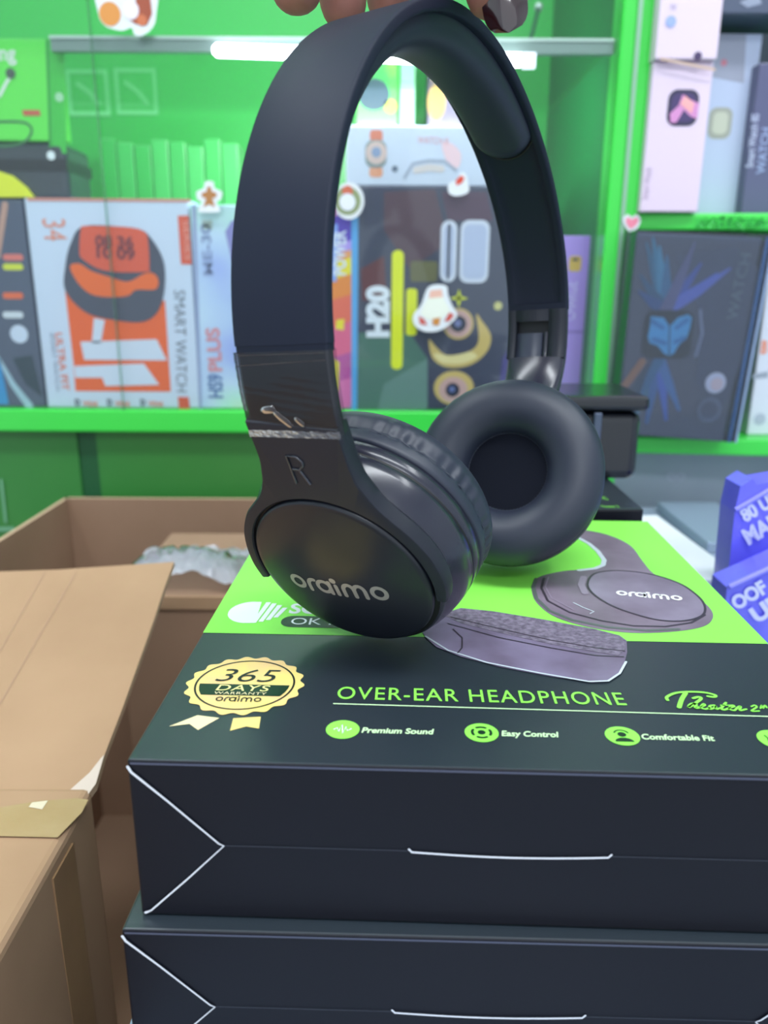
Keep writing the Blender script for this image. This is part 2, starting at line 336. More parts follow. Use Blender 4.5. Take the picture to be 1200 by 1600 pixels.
    # lower ear cushion of the picture
    mb.pxpoly(lp, [(660,990),(690,960),(720,951),(770,956),(850,969),(930,984),(968,994),(979,1002),(980,1020),(976,1036),(966,1055),(950,1066),(925,1068),(860,1058),(780,1043),(720,1027),(682,1012),(668,1000)], mat('picture_cup', '6b5f75', .3, var=(35, '8f84a2', .9)), 3)
    mb.pxpoly(lp, [(690,962),(720,952),(770,957),(850,970),(930,985),(966,994),(978,1003),(977,1016),(966,1026),(930,1020),(860,1008),(780,990),(720,975)], mat('picture_leather', '5d5465', .55, bump=(900, .8, .0006), var=(500, '8d8296', .8)), 4)
    mb.stroke(lp, [P(*q) for q in [(705,966),(780,984),(860,1002),(930,1014),(976,1019)]], .0005, H2, 5)
    mb.stroke(lp, [P(*q) for q in [(700,976),(780,998),(860,1014),(930,1026),(974,1028)]], .0005, H2, 5)
    mb.stroke(lp, [P(*q) for q in [(665,996),(700,1018),(760,1037),(840,1053),(920,1067),(950,1066),(968,1054),(978,1036)]], .0008, H5, 5)
    mb.stroke(lp, [P(*q) for q in [(708,985),(722,998),(722,1014),(715,1022)]], .0005, H2, 5)
    mb.build('lid_picture', t)
    # words
    mb = MB()
    mb.text(lp, 'OVER-EAR HEADPHONE', (.0520, .0335), (.1385, .0335), .0074, LG, 2, bold=.004, font_space=1.12)
    mb.stroke(lp, [(.0515, .0306), (.1820, .0288)], .0005, LGW, 2)
    for i, (cu_, tx, ta, tb) in enumerate([(.0553, 'Premium Sound', .0606, .0808), (.0940, 'Easy Control', .0994, .1153), (.1328, 'Comfortable Fit', .1380, .1578), (.1745, 'Deep Bass', .180, .1955)]):
        c = (cu_, .0168); mb.disc(lp, c, .0047, LG, 2)
        if i == 0: mb.stroke(lp, [(c[0]+x_*.001, c[1]+y_*.001) for x_, y_ in [(-2.4, -.2), (-1.6, .6), (-1.1, -1.4), (-.4, 2.4), (.2, -2.2), (.9, 1.4), (1.4, -.8), (2.3, .2)]], .00045, WI, 3)
        if i == 1:
            mb.disc(lp, c, .0011, DKG, 3)
            for q in range(4): mb.stroke(lp, arc(c[0], c[1], .0026, q*90 - 28, q*90 + 28, 8), .0008, DKG, 3)
        if i == 2:
            mb.disc(lp, (c[0], c[1]+.0006), .0012, DKG, 3); mb.stroke(lp, arc(c[0], c[1]+.0008, .0020, 20, 160, 10), .0005, DKG, 3)
            mb.poly(lp, [(c[0]-.0026, c[1]-.0030)] + arc(c[0], c[1]-.0030, .0026, 180, 0, 10, .0020), DKG, 3)
        if i == 3:
            for q in range(4): mb.stroke(lp, [(c[0]-.0022+q*.0012, c[1]+.0018), (c[0]-.0018+q*.0012, c[1]+.0004), (c[0]-.0022+q*.0012, c[1]-.0008), (c[0]-.0014+q*.0012, c[1]-.0022)], .0004, DKG, 3)
        mb.text(lp, tx, (ta, .0154), (tb, .0154), .0026, LGW, 2, shear=.18, bold=.025)
    # script lettering
    S = lambda pts, wd: mb.stroke(lp, [(q.x, q.y) for q in spline([(P(*p)[0], P(*p)[1], 0) for p in pts], 6)], wd, LG, 2.5)
    S([(1043,1095),(1042,1090),(1055,1084),(1075,1082),(1100,1083),(1117,1087),(1116,1090),(1106,1089)], .0010)
    S([(1071,1084),(1065,1094),(1061,1106)], .0014)
    S([(1083,1092),(1092,1090),(1095,1093),(1086,1100),(1076,1106),(1080,1101),(1087,1101),(1087,1107),(1094,1106)], .0010)
    S([(1094,1106),(1101,1103),(1099,1101),(1095,1106),(1102,1109),(1110,1106)], .0007)
    S([(1116,1103),(1109,1104),(1109,1109),(1116,1107),(1118,1104),(1119,1109),(1126,1107)], .0007)
    S([(1134,1099),(1127,1108),(1132,1110),(1140,1107)], .0008); S([(1126,1103),(1140,1103)], .0005)
    S([(1140,1107),(1147,1105),(1144,1103),(1139,1108),(1147,1111),(1153,1106),(1157,1105),(1156,1111),(1166,1109)], .0007)
    S([(1174,1105),(1179,1103),(1182,1106),(1174,1112),(1186,1112)], .0006)
    S([(1188,1108),(1190,1103),(1192,1108),(1195,1103),(1198,1107)], .0005)
    mb.build('lid_lettering', t)
    # warranty seal
    mb = MB(); c = (.0228, .0412); R = .0178
    mb.poly(lp, [(.0128, .0225), (.0064, .0163), (.0118, .0178), (.0150, .0148), (.0195, .0213)], GOLD2, 1.5)
    mb.poly(lp, [(.0235, .0213), (.0240, .0148), (.0280, .0172), (.0318, .0163), (.0312, .0225)], GOLD, 1.5)
    mb.poly(lp, [(c[0] + (R + .0007*math.cos(18*t_))*math.cos(t_), c[1] + (R + .0007*math.cos(18*t_))*math.sin(t_)) for t_ in [2*math.pi*i/216 for i in range(216)]], GOLD, 2)
    mb.stroke(lp, arc(c[0], c[1], .0152, 0, 355, 71), .0006, BI, 3, closed=True)
    rr = .0140; dk = [(c[0] + rr*math.cos(t_), c[1] + rr*math.sin(t_)) for t_ in [math.radians(a_) for a_ in (182, 190, 200, 211)]] + [(c[0] + rr*math.cos(t_), c[1] + rr*math.sin(t_)) for t_ in [math.radians(a_) for a_ in (329, 340, 350, 358)]]
    mb.poly(lp, dk, DKG, 3)
    mb.text(lp, '365', (c[0]-.0098, c[1]+.0012), (c[0]+.0098, c[1]+.0012), .0082, BI, 4, shear=.25, bold=-.008)
    mb.text(lp, 'DAYS', (c[0]-.0082, c[1]-.0046), (c[0]+.0082, c[1]-.0046), .0036, mat('seal_yellow', 'f7ee9a', .4), 4, shear=.15, bold=.004, font_space=1.1)
    mb.text(lp, 'WARRANTY', (c[0]-.0082, c[1]-.0068), (c[0]+.0078, c[1]-.0068), .0015, GOLD2, 4, font_space=1.1)
    wordmark(mb, lp, (c[0]-.0068, c[1]-.0108), (c[0]+.0068, c[1]-.0108), .0024, BI, 4, .2)
    mb.build('warranty_seal', t)
    return t
headphone_box(-.0669858, .177957, BA, ZT, 'black and lime green headphone box on top of the stack, under the headphones')
headphone_box(-.0711, .1728, -.0245, ZT-.04975, 'black headphone box directly under the lime-topped headphone box', with_print=False)

# ============================================================ HEADPHONES
hp = thing('headphones', 'black over-ear headphones held upright on the lime green box lid', 'headphones', (.02, .29, ZT))
MATTE = mat('matte_black_plastic', '1d2231', .52, spec=.18)
MATTE2 = mat('soft_black_plastic', '20222c', .42, spec=.35)
GLOSS = mat('glossy_black_plastic', '262633', .24, spec=.5, coat=.15, coat_rough=.12)
LEATH = mat('black_leatherette', '242938', .46, spec=.5, bump=(700, .06, .0003))
CLOTH = mat('speaker_cloth', '0b0f1b', .9, spec=.2, bump=(3000, .3, .0003))
SEAM = mat('dark_seam', '040507', .6)
SILV = mat('silver_print', 'b9b2aa', .35, .6)
# the band's side profile: radius by angle around a centre, fitted to one arch
RR = [0.0619, 0.0781, 0.0891, 0.0956, 0.0998, 0.1038, 0.1093, 0.1168, 0.1252, 0.1323, 0.1359, 0.1353, 0.1304, 0.121, 0.107]
HB_M = Matrix.Rotation(1.0782661885677596, 3, 'Z') @ Matrix.Rotation(-0.07155405890288735, 3, 'X') @ Matrix.Rotation(0.02245883899602796, 3, 'Y')
HB_O = V((0.03509140277958066, 0.3196215437069533, 0.08475463873557662 + ZT))
_n = len(RR); _h = math.radians(236) / (_n - 1); _th = [math.radians(-28) + _h*i for i in range(_n)]
def _solve():      # natural cubic spline
    a = [0]*_n; b = [0]*_n; c = [0]*_n; d = [0]*_n
    for i in range(1, _n-1): a[i], b[i], c[i], d[i] = 1, 4, 1, 6*(RR[i+1] - 2*RR[i] + RR[i-1])/_h/_h
    b[0] = b[-1] = 1
    for i in range(1, _n):
        w_ = a[i]/b[i-1]; b[i] -= w_*c[i-1]; d[i] -= w_*d[i-1]
    m = [0]*_n; m[-1] = d[-1]/b[-1]
    for i in range(_n-2, -1, -1): m[i] = (d[i] - c[i]*m[i+1])/b[i]
    return m
_m = _solve()
def prof(i):       # i = 0 (near cup) ... 140 (far cup) -> (s, z)
    th = math.radians(208) - (i/140)*math.radians(236); th = max(_th[0], min(_th[-1]-1e-9, th)); j = min(_n-2, int((th - _th[0])/_h)); t = th - _th[j]; q = _th[j] + _h - th
    r = _m[j]*q**3/6/_h + _m[j+1]*t**3/6/_h + (RR[j]/_h - _m[j]*_h/6)*q + (RR[j+1]/_h - _m[j+1]*_h/6)*t
    return r*math.cos(th), r*math.sin(th)
def BL(i, y, d):   # point on the band: station, across (+ = away from viewer), depth inward
    s, z = prof(i); s1, z1 = prof(i + .2); s0, z0 = prof(i - .2); t = V((s1-s0, z1-z0)).normalized()
    # walking near -> far over the crown, inside lies to the right of the direction of travel
    n = V((t.y, -t.x)); return HB_O + HB_M @ V((s + n.x*d, y, z + n.y*d))
def frange(a, b, n): return [a + (b-a)*i/n for i in range(n+1)]
HW = .0150
def sweep(mb, i0, i1, sec, m, n=90, caps=True, mfun=None):
    rows = []
    for i in frange(i0, i1, n):
        S = sec(i) if callable(sec) else sec
        rows.append([BL(i, y, d) for y, d in S])
    mb.grid(rows, m, closed=True, mfun=mfun)
    if caps: mb.face(rows[0][::-1], m); mb.face(rows[-1], m)
def rsec(hw, d0, d1, r=.0008, rec=0, recw=0):
    """rounded slab section, optionally with a recess on the inner side"""
    pts = []
    for cy, cdp, a in ((hw-r, d0+r, -90), (hw-r, d1-r, 0)):
        for j in range(4): t_ = math.radians(a + 30*j); pts.append((cy + r*math.cos(t_), cdp + r*math.sin(t_)))
    if rec: pts += [(recw+.0006, d1), (recw, d1-.0004), (recw-.0006, d1-rec+.0003), (recw*.6, d1-rec), (0, d1-rec), (-recw*.6, d1-rec), (-recw+.0006, d1-rec+.0003), (-recw, d1-.0004), (-recw-.0006, d1)]
    for cy, cdp, a in ((-hw+r, d1-r, 90), (-hw+r, d0+r, 180)):
        for j in range(4): t_ = math.radians(a + 30*j); pts.append((cy + r*math.cos(t_), cdp + r*math.sin(t_)))
    return pts
I_N, I_F = 21.0, 113.9          # where the soft band ends on either side
mb = MB(); sweep(mb, I_N, I_F, rsec(HW, 0, .0040, .0010, .0012, .0112), MATTE, 110); mb.build('headband', hp, recalc=True)
# padding under the crown
def padsec(i):
    i0, i1 = 30, 87.0
    e = max(0, min(1, (i1 - i)/2.5)); e2 = max(0, min(1, (i - i0)/3)); g = (math.sqrt(1-(1-e)**2))*(math.sqrt(1-(1-e2)**2))
    x = (i - 58)/30; T = (.0100 - .0050*min(1, abs(x))**2)*g + .0002; hw = .0122*(.90 + .10*g)
    pts = [(hw*math.cos(t_), .0030 + T*max(0, math.sin(t_))**.55) for t_ in [math.pi*j/18 for j in range(19)]]
    return pts + [(-hw, .0026), (hw, .0026)]
mb = MB(); rows = []
for i in frange(30, 87.0, 110):
    bl = max(0, (i - 70)/17)
    rows.append([BL(i - 2.6*bl*min(1, abs(y)/.0122)**2.2, y, d) for y, d in padsec(i)])
mb.grid(rows, LEATH, closed=True); mb.face(rows[-1], LEATH); mb.build('headband_padding', hp, recalc=True)
mb = MB(); rows = []      # seam piping at the end of the padding
mb.tube([BL(87.2 - 2.6*(abs(y)/.0126)**2.2, y, .0032 + .0016*(1-(abs(y)/.0126)**2)) for y in frange(-.0126, .0126, 20)], .0005, SEAM, 8); mb.build('padding_seam', hp)
# near slider, with plastic film round it
mb = MB(); sweep(mb, 14.0, 21.3, rsec(.0143, .0005, .0038, .0007), MATTE2, 30); s_near = mb.build('slider', hp, recalc=True)
mb = MB(); sweep(mb, 20.5, 21.3, rsec(.0146, .0002, .0041, .0007), MATTE, 4); mb.build('slider_collar', hp, recalc=True)
film = clear_mat('protective_film', 'd8d8dc', .8, .08, .02, 'c8c8d0', bump=(60, .15, .0006))
rng = random.Random(3); rows = []
for i in frange(14.7, 20.6, 30):
    row = []
    for j in range(33):
        y = .0149 - .0298*j/32
        wob = .00008*math.sin(2.1*i + 160*y) + .00006*math.sin(1.3*i - 310*y)
        row.append(BL(i, y, -.0003 - .0001*math.sin(11*i + 3*j/8) - wob))
    row = [BL(i, .0148, .0040), BL(i, .0150, .0018)] + row + [BL(i, -.0150, .0018), BL(i, -.0148, .0040)]
    rows.append(row)
mb = MB(); mb.grid(rows, film)
FE = clear_mat('film_edge', 'd0d0d8', .7, .3, .22, 'a4a6b4', bump=(1200, 1.0, .0008)); FW = clear_mat('film_bubble', 'c8c4c4', .8, .2, .18, '7c7478')
rows = [[BL(i + rng.uniform(-.03, .03), y, -.00055 - rng.uniform(0, .00010)) for y in frange(-.0149, .0149, 34)] for i in frange(14.55, 15.1, 5)]
mb.grid(rows, FE); mb.build('plastic_film', hp)
mb = MB()
mb.tube([BL(20.4, y, -.0004) for y in frange(-.0140, .0140, 12)], .00010, FW, 6)
mb.tube([BL(20.1 - .25*(y+.014)/.028 - .15, y, -.0004) for y in frange(-.0140, .0140, 12)][::-1], .00012, FW, 6)
def blob(cx, cy, L, r, ang):
    rows = []
    for a in range(9):
        x = -1 + 2*a/8; w_ = r*math.sqrt(max(0, 1 - abs(x)**3)) + .00002
        ci = cx + x*L*math.cos(ang)/ .0042; cy_ = cy + x*L*math.sin(ang)
        rows.append([BL(ci + w_*math.cos(t_)*math.sin(ang)/.0042, cy_ - w_*math.cos(t_)*math.cos(ang), -.0004 - .35*w_*math.sin(t_)) for t_ in [math.pi*j/8 for j in range(9)]])
    mb.grid(rows, FW)
blob(16.6, .0064, .0027, .0012, math.radians(95)); blob(15.9, .0022, .0040, .0011, math.radians(228)); blob(15.75, -.0030, .0020, .0009, math.radians(225))
mb.build('film_wrinkle', hp)
# far slider: a frame with a hinge window and a glossy neck
mb = MB(); sweep(mb, 113.0, 114.3, rsec(.0149, -.0001, .0042, .0009), MATTE, 4); mb.build('slider_collar', hp, recalc=True)
mb = MB()
sweep(mb, 114.0, 123.5, rsec(.0146, .0002, .0018, .0006), mat('dark_recess', '0a0d14', .6), 24)
for y0, y1 in ((.0106, .0146), (-.0146, -.0060)):
    sec = [(y0, .0014), (y1, .0014), (y1, .0046), (y0, .0046)] if y0 > 0 else [(y0, .0014), (y1, .0014), (y1, .0046), (y0, .0046)]
    sweep(mb, 114.0, 123.2, sec, MATTE2, 20)
sweep(mb, 114.0, 116.1, [(-.0062, .0014), (.0108, .0014), (.0108, .0046), (-.0062, .0046)], MATTE2, 8)
mb.build('slider', hp, recalc=True)
mb = MB(); sweep(mb, 118.3, 123.4, [(-.0030, .0018), (.0104, .0018), (.0104, .0038), (.004, .0046), (-.0030, .0038)], mat('hinge_plastic', '323746', .35), 10)
sweep(mb, 118.2, 123.4, [(-.0058, .0016), (-.0036, .0016), (-.0038, .0044), (-.0056, .0044)], GLOSS, 10)
mb.build('hinge', hp, recalc=True)
mb = MB()
def necksec(i):
    u = (i - 123.2)/10; hw = .0147 - .0012*u
    return [(hw*math.cos(t_), .0010 + (.0056 + .003*u)*abs(math.sin(t_))**.7 * (1 if math.sin(t_) > 0 else -.25)) for t_ in [2*math.pi*j/36 for j in range(36)]]
sweep(mb, 123.2, 135, necksec, GLOSS, 20); mb.build('hinge_neck', hp, recalc=True)

# ear cups
def frame_of(n):
    n = V(n).normalized(); U = (V((0, 0, 1)) - n*n.z).normalized(); return n, U, U.cross(n)
def earcup(C, n, side):
    C = V(C); n, U, S = frame_of(n)
    NS = 144
    def Q(t, r, a): return C - n*t + (U*math.cos(a) + S*math.sin(a))*r      # t = towards the head
    def lathe(mb, pr, m, pert=None, ns=NS):
        rows = []
        for t, r in pr:
            rows.append([Q(*(pert(t, r, 2*math.pi*j/ns) if pert else (t, r)), 2*math.pi*j/ns) for j in range(ns)])
        mb.grid(rows, m, closed=True)
    E = thing_part('ear_cup', hp, C) if False else None
    # outer cap
    mb = MB(); pr = [(-.0026*math.cos(math.pi/2*x)**1.0 - .0004, .0302*x) for x in [.001, .1, .2, .3, .4, .5, .6, .7, .8, .9, .96, 1]] + [(.0000, .0309), (.0007, .0312), (.004, .0312)]
    lathe(mb, pr, mat('cap_plastic', '181b24', .30, spec=.5)); cap = mb.build('outer_cap', hp, recalc=True)
    mb = MB(); lathe(mb, [(.0016, .0309), (.0018, .0327)], SEAM); mb.build('cap_seam', hp)
    # wordmark on the cap: printed on the dome
    if side == 'near':
        pl = Plane(C, S, U, .0001); m2 = MB(); wordmark(m2, pl, (-.0192, -.0078), (.0170, -.0052), .0060, SILV, 0, .26)
        for i_, p in enumerate(m2.v):
            q = V(p) - C; r = math.hypot(q.dot(S), q.dot(U)); x = min(1, r/.0302)
            m2.v[i_] = tuple(V(p) + n*(.0026*math.cos(math.pi/2*x) + .0004 + .00012))
        o = m2.build('wordmark', cap); o['label'] = 'silver oraimo lettering'
    # shell
    mb = MB()
    lathe(mb, [(.0020, .0300), (.0020, .0328), (.0030, .0338), (.006, .0353), (.010, .0368), (.0135, .0377), (.0162, .0382), (.0165, .0379), (.0169, .0379)], GLOSS, None); mb.build('shell', hp, recalc=True)
    mb = MB(); lathe(mb, [(.0168, .0379), (.0171, .0383), (.0190, .0385), (.0212, .0386), (.0216, .0382), (.0222, .0376)], GLOSS); mb.build('shell_ring', hp, recalc=True)
    mb = MB(); lathe(mb, [(.0163, .03805), (.0170, .03815)], SEAM); mb.build('shell_seam', hp)
    # leatherette cushion, wrinkled towards its seam
    rg = random.Random(5 if side == 'near' else 9); fs = [(rg.randint(18, 60), rg.uniform(0, 6.28), rg.uniform(.3, 1)) for _ in range(7)]
    def wr(t, r, a):
        s_ = sum(A_*math.sin(f*a + p_) for f, p_, A_ in fs)/3.2
        env = math.exp(-((t - .0286)/.0020)**2)*.00075 + math.exp(-((t - .0315)/.003)**2)*.00030
        if r < .0345: env = 0
        if side == 'far': env *= .6
        amp = .55 + .45*math.sin(a*1.0 + .6)
        return t, r + env*s_*amp
    cush = [(.0217, .0366), (.0220, .0379), (.0227, .0387), (.0243, .0389), (.0260, .0388), (.0270, .0385), (.0278, .0384), (.0288, .0387), (.0305, .0391), (.0322, .0392), (.0345, .0385), (.0370, .0368), (.0390, .0340), (.0402, .0308), (.0405, .0275), (.0400, .0243), (.0385, .0212), (.0362, .0186), (.0335, .0170), (.0315, .0164), (.0305, .0164)]
    cs = spline([(a_, b_, 0) for a_, b_ in cush], 3)
    mb = MB(); lathe(mb, [(q.x, q.y) for q in cs], LEATH, wr, 360); cu = mb.build('ear_cushion', hp, recalc=True)
    mb = MB(); lathe(mb, [(.0308, .0001), (.0308, .0168)], CLOTH); mb.build('speaker_cloth', hp)
    mb = MB()
    for j in range(72):
        a = 2*math.pi*j/72; mb.tube([Q(.0312, .01645, a), Q(.0314, .0163, a + .05)], .00022, mat('stitch_thread', '3a3f4d', .7), 5)
    mb.build('stitching', cu)
    mb = MB(); mb.tube([Q(.0268 + .0002*math.sin(31*a), .0384 + .00014*math.sin(43*a) + .0001*math.sin(97*a + 1), a) for a in frange(0, 2*math.pi, 360)], .00034, LEATH, 8, False); mb.build('piping', cu)
    return Q, C, n, U, S
def thing_part(*a): return None
NC = V((-.0133, .2327, .031 + ZT)); NN = (-.395, -.786, -.476)
FC = V((.0608, .3437, .0322 + ZT)); FN = (.31, .856, -.415)
Qn = earcup(NC, NN, 'near'); Qf = earcup(FC, FN, 'far')

# yokes: flat fork that rings the cap, running up into the slider
def yoke(C, n, dx, armtop, side):
    n, U, S = frame_of(n)
    top = armtop
    # half-width of the outer outline by angle from 'up' (ring) and by height (arm)
    left = [(-.0142, top), (-.0143, .052), (-.0146, .046), (-.0158, .0410), (-.0172, .0365), (-.0200, .0312), (-.0240, .0266), (-.0290, .0212), (-.0332, .0135), (-.0354, .0050), (-.0358, -.0030), (-.0345, -.0095)]
    right = [(.0152, top), (.0153, .052), (.0156, .046), (.0163, .0410), (.0180, .0370), (.0205, .0322), (.0240, .0280), (.0292, .0222), (.0336, .0150), (.0356, .0080), (.0362, .0020), (.0352, -.0040)]
    left = [left[0]] + [p for p in left[1:] if p[1] < top - .001]; right = [right[0]] + [p for p in right[1:] if p[1] < top - .001]
    if side == 'far': left[0] = (-.0155, top); right[0] = (.0160, top)
    lo = [(q.x, q.y) for q in spline([(a, b, 0) for a, b in left], 5)]; ro = [(q.x, q.y) for q in spline([(a, b, 0) for a, b in right], 5)]
    ri = .0320
    N = len(lo)
    rows = []
    def ring(o, i):   # section across the plate: outer edge rounded, inner edge square; t towards the head
        o = V(o); i = V(i); d = (i - o).normalized()
        def at(p, t): return C + S*p.x + U*p.y - n*t
        return [at(o + d*.0008, .0062), at(o, .0050), at(o, .0012), at(o + d*.0004, .0003), at(o + d*.0012, 0), at(i - d*.0004, 0), at(i, .0004), at(i, .0060)]
    def inner(o):
        o = V(o)
        if o.y > ri + .002: return None
        return o.normalized()*ri
    mb = MB()
    # arm + crown plate: strips from left outline to right outline above the ring hole
    def plate(t, m_):
        pass
    # ring portions by angle
    for side_pts in (lo, ro):
        sec = []
        for p in side_pts:
            a = math.atan2(p[0], p[1]); q = V((math.sin(a), math.cos(a)))*ri
            sec.append(ring(p, q))
        sec = sec if side_pts is lo else [s[::-1] for s in sec]
        mb.grid(sec, MATTE2); mb.face(sec[-1], MATTE2)
    # fill between the two fans: for each height station, both edges meet at the centre line (angle 0)
    # (the fans run to the ring's inner edge; the wedge above angle 0 is closed here)
    aL = math.atan2(lo[0][0], lo[0][1]); aR = math.atan2(ro[0][0], ro[0][1]); st = []
    for j in range(13):
        f = j/12; x = lo[0][0] + (ro[0][0] - lo[0][0])*f; a = aL + (aR - aL)*f; st.append(ring((x, top), V((math.sin(a), math.cos(a)))*ri))
    mb.grid(st, MATTE2)
    o = mb.build('yoke', hp, recalc=True, weld=True); es = o.modifiers.new('edges', 'EDGE_SPLIT'); es.split_angle = math.radians(28); return o
yk = yoke(NC, NN, 0, .0595, 'near'); yoke(FC, FN, 0, .0385, 'far')
# embossed side letter
n_, U_, S_ = frame_of(NN)
pl = Plane(NC + n_*.0001, S_, U_, .0001)
mb = MB(); rp = lambda x, y: (-.0018 + x, .0435 + y)
RB = mat('raised_black', '30323c', .15, spec=.9)
for pts in ([(-.0022, -.0050), (-.0022, .0052), (.0010, .0052), (.0024, .0036), (.0024, .0022), (.0008, .0004), (-.0016, .0004)], [(.0006, .0002), (.0026, -.0048)]):
    mb.tube([pl.P(*rp(*p), 1) for p in pts], .00042, RB, 8)
o = mb.build('side_letter', yk); o['label'] = 'small embossed letter R'
mb = MB()       # step on the shell where the pivot cover ends
for a0, a1, t0 in ((-62, 62, .0150),): pass

# ============================================================ HAND
SK = mat('brown_skin', 'a26e62', .5, spec=.4, bump=(500, .15, .0006), var=(60, '744842', .6), coat=0)
SK.node_tree.nodes['Principled BSDF'].inputs['Subsurface Weight'].default_value = .08
SK.node_tree.nodes['Principled BSDF'].inputs['Subsurface Radius'].default_value = (.01, .004, .002)
person = thing('person', 'hand of a person gripping the top of the headphone band, dark glossy thumb nail', 'person', at_d(640, -300, .26))
verts = []; edges = []; rad = []
def jv(p, r): verts.append(tuple(p)); rad.append(r); return len(verts) - 1
palm = jv(at_d(640, -215, .285), .019)
wrist = jv(at_d(700, -500, .30), .021); fore = jv(at_d(820, -900, .33), .030); elb = jv(at_d(1000, -1500, .42), .036)
edges += [(palm, wrist), (wrist, fore), (fore, elb)]
kn = {}
def finger(base, pts, rs):
    prev = base
    for p, r in zip(pts, rs):
        i = jv(at_d(*p), r); edges.append((prev, i)); prev = i
k1 = [(505, -190, .262), (570, -200, .275), (636, -195, .290), (700, -185, .305)]
tips = [[(468, -95, .248), (460, -35, .246), (467, 22, .247)], [(536, -100, .266), (532, -30, .266), (541, 56, .272)], [(606, -95, .283), (604, -30, .284), (611, 50, .290)], [(672, -90, .300), (670, -35, .302), (670, 15, .304)]]
for b, tp in zip(k1, tips): finger(palm, [b] + tp, [.0105, .0098, .0092, .0080])
finger(palm, [(720, -180, .255), (765, -95, .238), (779, -26, .234), (783, 30, .236)], [.0135, .0120, .0112, .0092])
me = bpy.data.meshes.new('hand'); me.from_pydata(verts, edges, []); me.materials.append(SK)
ho = bpy.data.objects.new('hand', me); COL.objects.link(ho); ho.parent = person; ho.matrix_parent_inverse = world_of(person).inverted()
sk = ho.modifiers.new('skin', 'SKIN'); me.skin_vertices.new() if not me.skin_vertices else None
for i, r in enumerate(rad): me.skin_vertices[0].data[i].radius = (r, r)
me.skin_vertices[0].data[palm].use_root = True
sk.use_smooth_shade = True; sb = ho.modifiers.new('subsurf', 'SUBSURF'); sb.levels = 2; sb.render_levels = 2
# thumb nail
def nail(c, up, out, wd, ln, thick, m, name='nail'):
    up = up.normalized(); out = (out - up*out.dot(up)).normalized(); sd = up.cross(out); rows = []
    for a in frange(-1, 1, 12):
        row = []
        for b in frange(-1, 1, 12):
            w_ = wd*math.sqrt(max(0, 1 - abs(a)**4)) if a < 0 else wd*math.sqrt(max(0.0, 1 - (a)**2.6))
            row.append(c + up*(-a*ln) + sd*(b*w_) + out*(thick*(1 - .55*(b*w_/wd)**2 - .25*a*a)))
        rows.append(row)
    mb = MB(); mb.grid(rows, m); return mb.build(name, person, recalc=False)
NAILM = mat('dark_nail_varnish', '2a1012', .12, spec=.8, coat=.8)
tc_ = at_d(790, 16, .2345); upv = (at_d(776, -60, .236) - at_d(791, 40, .238)); o = nail(tc_, upv, (CAM - tc_), .0066, .0090, .0078, NAILM); o['label'] = 'dark glossy thumb nail'


# ============================================================ CARTONS ON THE LEFT
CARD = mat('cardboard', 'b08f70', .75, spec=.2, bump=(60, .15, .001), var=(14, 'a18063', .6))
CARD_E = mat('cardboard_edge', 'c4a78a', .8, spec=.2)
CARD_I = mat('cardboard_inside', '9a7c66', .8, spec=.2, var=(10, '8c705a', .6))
bn = thing('low_bench', 'low dark bench carrying the cardboard cartons beside the counter', 'bench', (-.25, .45, 0))
mb = MB(); mb.box(-.62, -.088, .08, .79, .50, .53, mat('bench_top', '3a3029', .6)); mb.build('bench_top', bn, bevel=.002)
for x in (-.60, -.11):
    for y in (.10, .77): mb = MB(); mb.box(x-.012, x+.012, y-.012, y+.012, 0, .50, mat('bench_leg', '2a2a2a', .5)); mb.build('leg', bn)
oc = thing('open_cardboard_box', 'large open cardboard carton with its front flap folded out, behind the taped carton', 'box', (-.21, .53, .53))
zc = ZT - .09; X0, X1, Y0, Y1 = -.335, -.100, .300, .765; T = .004
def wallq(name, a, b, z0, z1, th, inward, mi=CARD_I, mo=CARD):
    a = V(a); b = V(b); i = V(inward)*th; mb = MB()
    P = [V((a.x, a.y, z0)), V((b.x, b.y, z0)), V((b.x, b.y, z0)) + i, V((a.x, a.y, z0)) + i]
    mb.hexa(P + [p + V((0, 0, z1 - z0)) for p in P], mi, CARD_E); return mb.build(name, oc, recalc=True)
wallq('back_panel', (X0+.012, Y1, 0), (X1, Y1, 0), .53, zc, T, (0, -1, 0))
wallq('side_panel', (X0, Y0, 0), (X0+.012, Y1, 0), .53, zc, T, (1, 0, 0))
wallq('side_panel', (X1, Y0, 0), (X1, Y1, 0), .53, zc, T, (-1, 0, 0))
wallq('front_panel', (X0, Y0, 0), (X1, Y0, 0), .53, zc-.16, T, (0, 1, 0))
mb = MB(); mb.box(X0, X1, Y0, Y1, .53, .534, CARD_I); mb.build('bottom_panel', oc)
# front flap, raised a little, torn right edge
fl = [(-40, 1258), (60, 1258), (135, 1246), (150, 1225), (163, 1180), (190, 1110), (215, 1040), (240, 970), (258, 915), (272, 878), (180, 884), (90, 890), (0, 893), (-60, 896)]
fp0 = Plane(V((-.2, .300, zc+.001)), (1, 0, 0), V((0, .19, .045)), .0001)
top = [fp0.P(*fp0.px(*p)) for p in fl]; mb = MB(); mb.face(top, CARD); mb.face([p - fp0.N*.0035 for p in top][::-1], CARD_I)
for i in range(len(top)): a, b = top[i], top[(i+1) % len(top)]; mb.face([a, a - fp0.N*.0035, b - fp0.N*.0035, b], CARD_E)
CR = mat('card_crease', 'a5846a', .8)
for q in ([(0, 1018), (70, 895)], [(0, 1100), (118, 897)]): mb.stroke(fp0, [fp0.px(*p) for p in q], .0007, CR, 2)
mb.build('front_flap', oc)
mb = MB()
mb.pxpoly(fp0, [(135, 1246), (150, 1225), (163, 1180), (158, 1185), (140, 1208), (115, 1230), (100, 1244)], mat('scuffed_tape', 'cbb9aa', .35, spec=.6), 3); mb.build('torn_tape', oc)
